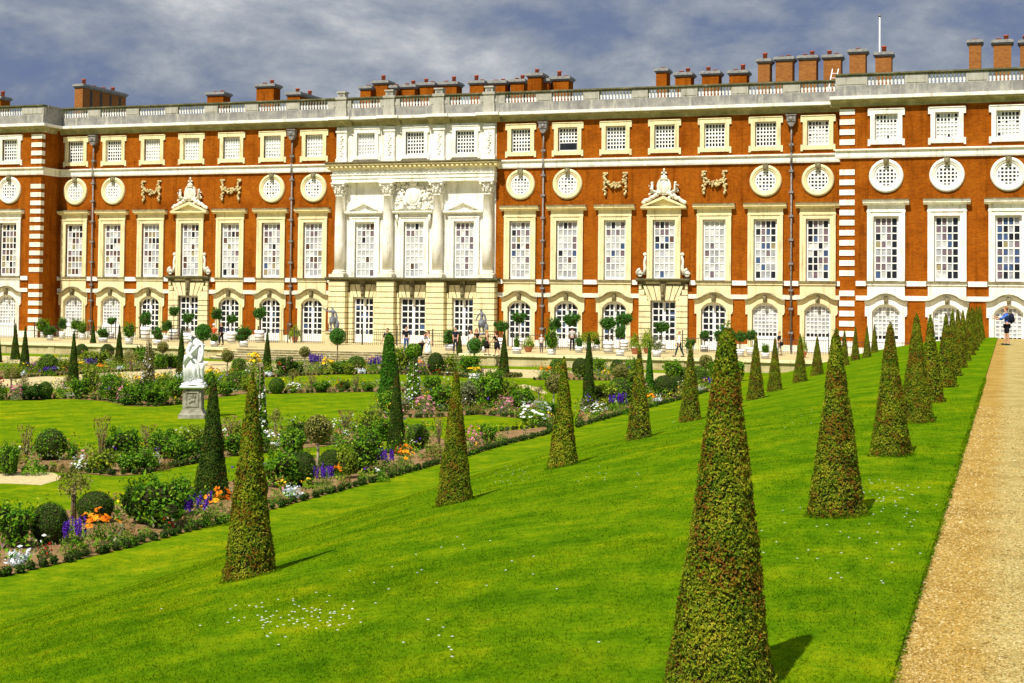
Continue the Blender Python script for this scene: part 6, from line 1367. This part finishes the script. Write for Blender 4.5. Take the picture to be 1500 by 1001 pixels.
for side_, sel in (('beyond the portico on the side away from the raised path', [t for t in tl if t[0] < 500]), ('on the raised path side of the portico', [t for t in tl if t[0] >= 500])):
    ct = {}
    order = sorted(sel, key=lambda a: abs(a[0]-605))
    for t in order:
        kd = t[7]; ct[kd] = ct.get(kd, 0)+1; tot = sum(1 for q_ in sel if q_[7] == kd); n_ = names_[kd]
        far = side_.startswith('beyond')
        lab = n_ if (tot == 1 and kd in ('ballbush', 'wide', 'pale')) else '%s, %s from the portico towards the %s' % (n_, ORD[ct[kd]] if ct[kd] > 1 else 'closest', 'far pavilion' if far else 'raised path')
        lab = lab.replace('closest from the portico', 'closest to the portico')
        tub_thing(*t[:7], kd, lab)
# parterre tub with orange flowers, and the tub under the ball tree by the steps
P = at(695, 561, ZG); k = ppm(P); root = empty('flower_tub', P); tag(root, 'white banded tub of yellow flowers standing on the parterre lawn', 'potted plant')
t = link('tub', MC['tub_0_0'], root); t.scale = (18/k/.92,)*2+(14/k,); b = link('tub_bands', MC['tubb_0'], root); b.scale = t.scale
c = link('foliage', var('fo_yellow', lambda s: mk_mound(s, 420, M['bushlight'], .12, .72)), root, (0, 0, 12/k)); c.scale = (22/k, 22/k, 12/k); c = link('blossoms', var('bl_yellow', lambda s: mk_blossom(s, 26, FL['yellow'], 'top')), root, (0, 0, 12/k)); c.scale = (24/k, 24/k, 13/k)
for px, py, cyy, cw, lab in ((494, 537, 493, 26, 'large ball-headed tree in a low white tub before the lead statue by the steps'), (695, 541, 507, 25, 'dark ball-headed tree on a bare stem at the rounded end of the steps'), (297, 536, 487, 27, 'dark ball-headed tree on a bare stem just behind the marble statue')):
    P = at(px, py, ZG); k = ppm(P); root = empty('tub_tree', P); tag(root, lab, 'ball tree')
    t = link('tub', MC['tub_0_0'], root); t.scale = (15/k/.92, 15/k/.92, 6/k); mb = MB(); mb.tube([(0, 0, 0), (0, 0, (py-cyy)/k)], .045, 6); mb.build('stem', M['stem'], root)
    c = link('crown', var('bigball', lambda s: mk_crown(s, 2200, M['tubleaf'], False, .075), 2), root, (0, 0, (py-cyy)/k)); c.scale = (cw/k,)*3
# low box ring round the dark cone on the walk
P = at(738, 552, ZG); q = QB(5)
for k in range(30): a = 2*PI*k/30; ellip(q, (1.0*math.cos(a), 1.0*math.sin(a), .12), (.14, .14, .14), 40, .08, .05, 0, 1)
o = link('box_ring', q.mesh('box_ring', [M['olive'], M['core']]), None, P); tag(o, 'low box ring round the very dark cone on the gravel', 'hedge')

# ------------------------------------------------------------------ lawn blades, daisies, loose stones
def scatter_lawn():
    q = QB(17); g = q.rng
    bx, bz = _gx, _gz
    for (y0, y1, dens, hh, ww) in ((5.2, 8.5, 4800, .021, .0050), (8.5, 13, 2300, .021, .0072), (13, 20, 800, .019, .011), (20, 32, 260, .020, .017)):
        xl = -15.; n = int((y1-y0)*14.4*dens); x = g.uniform(xl, -.62, n); y = g.uniform(y0, y1, n)
        # keep what the picture frame can show
        fx = (x*_rt[0]+y*_rt[1])/(x*_fl[0]+y*_fl[1]); k = fx > -.37; x, y = x[k], y[k]; n = len(x)
        patch = np.sin(x*2.3+y*1.1)+np.sin(x*.9-y*1.7+1)+np.sin(x*5.1+y*3.3); k = g.uniform(0, 1, n) < .62+.2*patch/1.5; x, y = x[k], y[k]; n = len(x)
        z = np.interp(x, bx, bz); B = np.stack([x, y, z-.004], 1); a = g.uniform(0, 6.28, n); l = hh*g.uniform(.5, 1.3, n)
        d = np.stack([np.cos(a)*ww/2, np.sin(a)*ww/2, 0*a], 1); t = np.stack([g.normal(0, .8, n)*l, g.normal(0, .8, n)*l, l], 1); m_ = B+t*.55+np.stack([0*a, 0*a, l*.1], 1)
        q.add(np.stack([B-d, B+d, m_+d*.7, B+t], 1), np.clip(g.uniform(0, .8, n)+.25*np.sin(x*7+3*np.sin(y*2.1))*np.sin(y*5.3+2*np.sin(x*3)), 0, 1))
    for fx_, fy_ in CONE_FEET:
        n = 500; a = g.uniform(0, 6.28, n); r_ = .275+g.uniform(-.03, .05, n); x = fx_+r_*np.cos(a); y = fy_+r_*np.sin(a); l = .038*g.uniform(.3, 1.25, n); ww = .006+.0006*fy_
        B = np.stack([x, y, np.interp(x, bx, bz)-.005], 1); a = g.uniform(0, 6.28, n); d = np.stack([np.cos(a)*ww/2, np.sin(a)*ww/2, 0*a], 1); t = np.stack([g.normal(0, .35, n)*l, g.normal(0, .35, n)*l, l], 1)
        q.add(np.stack([B-d, B+d, B+t*.6+d*.6, B+t], 1), g.uniform(0, .7, n))
    # blades hanging over the cut edge of the path
    n = 9000; y = 5+35*g.uniform(0, 1, n)**1.6; x = g.normal(-.61, .015, n); l = .022*g.uniform(.5, 1.3, n)*(1+y/40); ww = .0035+.0005*y; a = g.uniform(0, 6.28, n)
    B = np.stack([x, y, np.full(n, .02)], 1); d = np.stack([np.cos(a)*ww, np.sin(a)*ww, 0*a], 1); t = np.stack([l*g.normal(.45, .4, n), l*g.normal(0, .4, n), l*g.normal(.25, .5, n)], 1)
    q.add(np.stack([B-d, B+d, B+t*.6+d*.7, B+t], 1), g.uniform(0, .5, n))
    o = link('lawn_grass', q.mesh('lawn_grass', [M['blade']])); tag(o, 'short mown grass blades of the bank lawn', 'grass', kind='stuff')
    q = QB(23); g = q.rng; P = []
    for cx, cy, rx, ry, n in ((410, 915, 75, 22, 60), (480, 905, 45, 20, 30), (745, 695, 40, 14, 26), (700, 820, 80, 50, 10), (1150, 780, 90, 60, 18), (1290, 720, 55, 20, 26), (1310, 735, 40, 25, 20), (1270, 830, 60, 40, 14), (550, 860, 120, 40, 12), (1000, 620, 60, 20, 12), (1330, 780, 40, 40, 10), (880, 950, 8, 4, 1), (640, 950, 60, 30, 8), (1180, 620, 60, 20, 8), (900, 700, 60, 20, 10)):
        for k in range(n): P.append(hit(cx+g.normal(0, rx*.6), cy+g.normal(0, ry*.6)))
    P = np.array(P); P[:, 2] += .035; n = len(P)
    for k in range(5):
        a = k*PI/5; t = np.stack([np.full(n, math.cos(a)), np.full(n, math.sin(a)), 0*P[:, 0]], 1)*.011; b = np.stack([np.full(n, -math.sin(a)), np.full(n, math.cos(a)), 0*P[:, 0]], 1)*.005
        q.add(np.stack([P-t, P+b+np.array([0, 0, .004]), P+t, P-b+np.array([0, 0, .004])], 1), np.full(n, .6))
    o = link('daisies', q.mesh('daisies', [FL['white']])); tag(o, 'tiny white daisies scattered through the bank lawn', 'daisies', kind='stuff')
scatter_lawn()
def stones():
    q = QB(29); g = q.rng
    for y0, y1, dens, s in ((5, 9, 1500, .0075), (9, 16, 420, .011), (16, 30, 90, .016)):
        n = int((y1-y0)*4.4*dens); x = -.6+4.4*g.uniform(0, 1, n)**1.7; y = g.uniform(y0, y1, n); k = g.uniform(0, 1, n) < .9; x, y = x[k], y[k]; n = len(x)
        r = s*g.uniform(.4, 1.25, n); h = r*g.uniform(.45, .8, n); c = np.stack([x, y, 0*x], 1); rr_ = g.uniform(0, 1, n); a0 = g.uniform(0, 6.28, n); ring = []
        for k in range(4):
            a = a0+k*PI/2; e = g.uniform(.7, 1.2, n); ring.append(c+np.stack([np.cos(a)*r*e, np.sin(a)*r*e, 0*a], 1))
        tp = [c+(p-c)*.55+np.stack([0*h, 0*h, h], 1) for p in ring]
        for k in range(4): k2 = (k+1) % 4; q.add(np.stack([ring[k], ring[k2], tp[k2], tp[k]], 1), rr_)
        q.add(np.stack(tp, 1), rr_)
    o = link('loose_gravel', q.mesh('loose_gravel', [M['stone_chip']])); tag(o, 'loose ochre and white pebbles on the raised gravel path', 'gravel', kind='stuff')
stones()
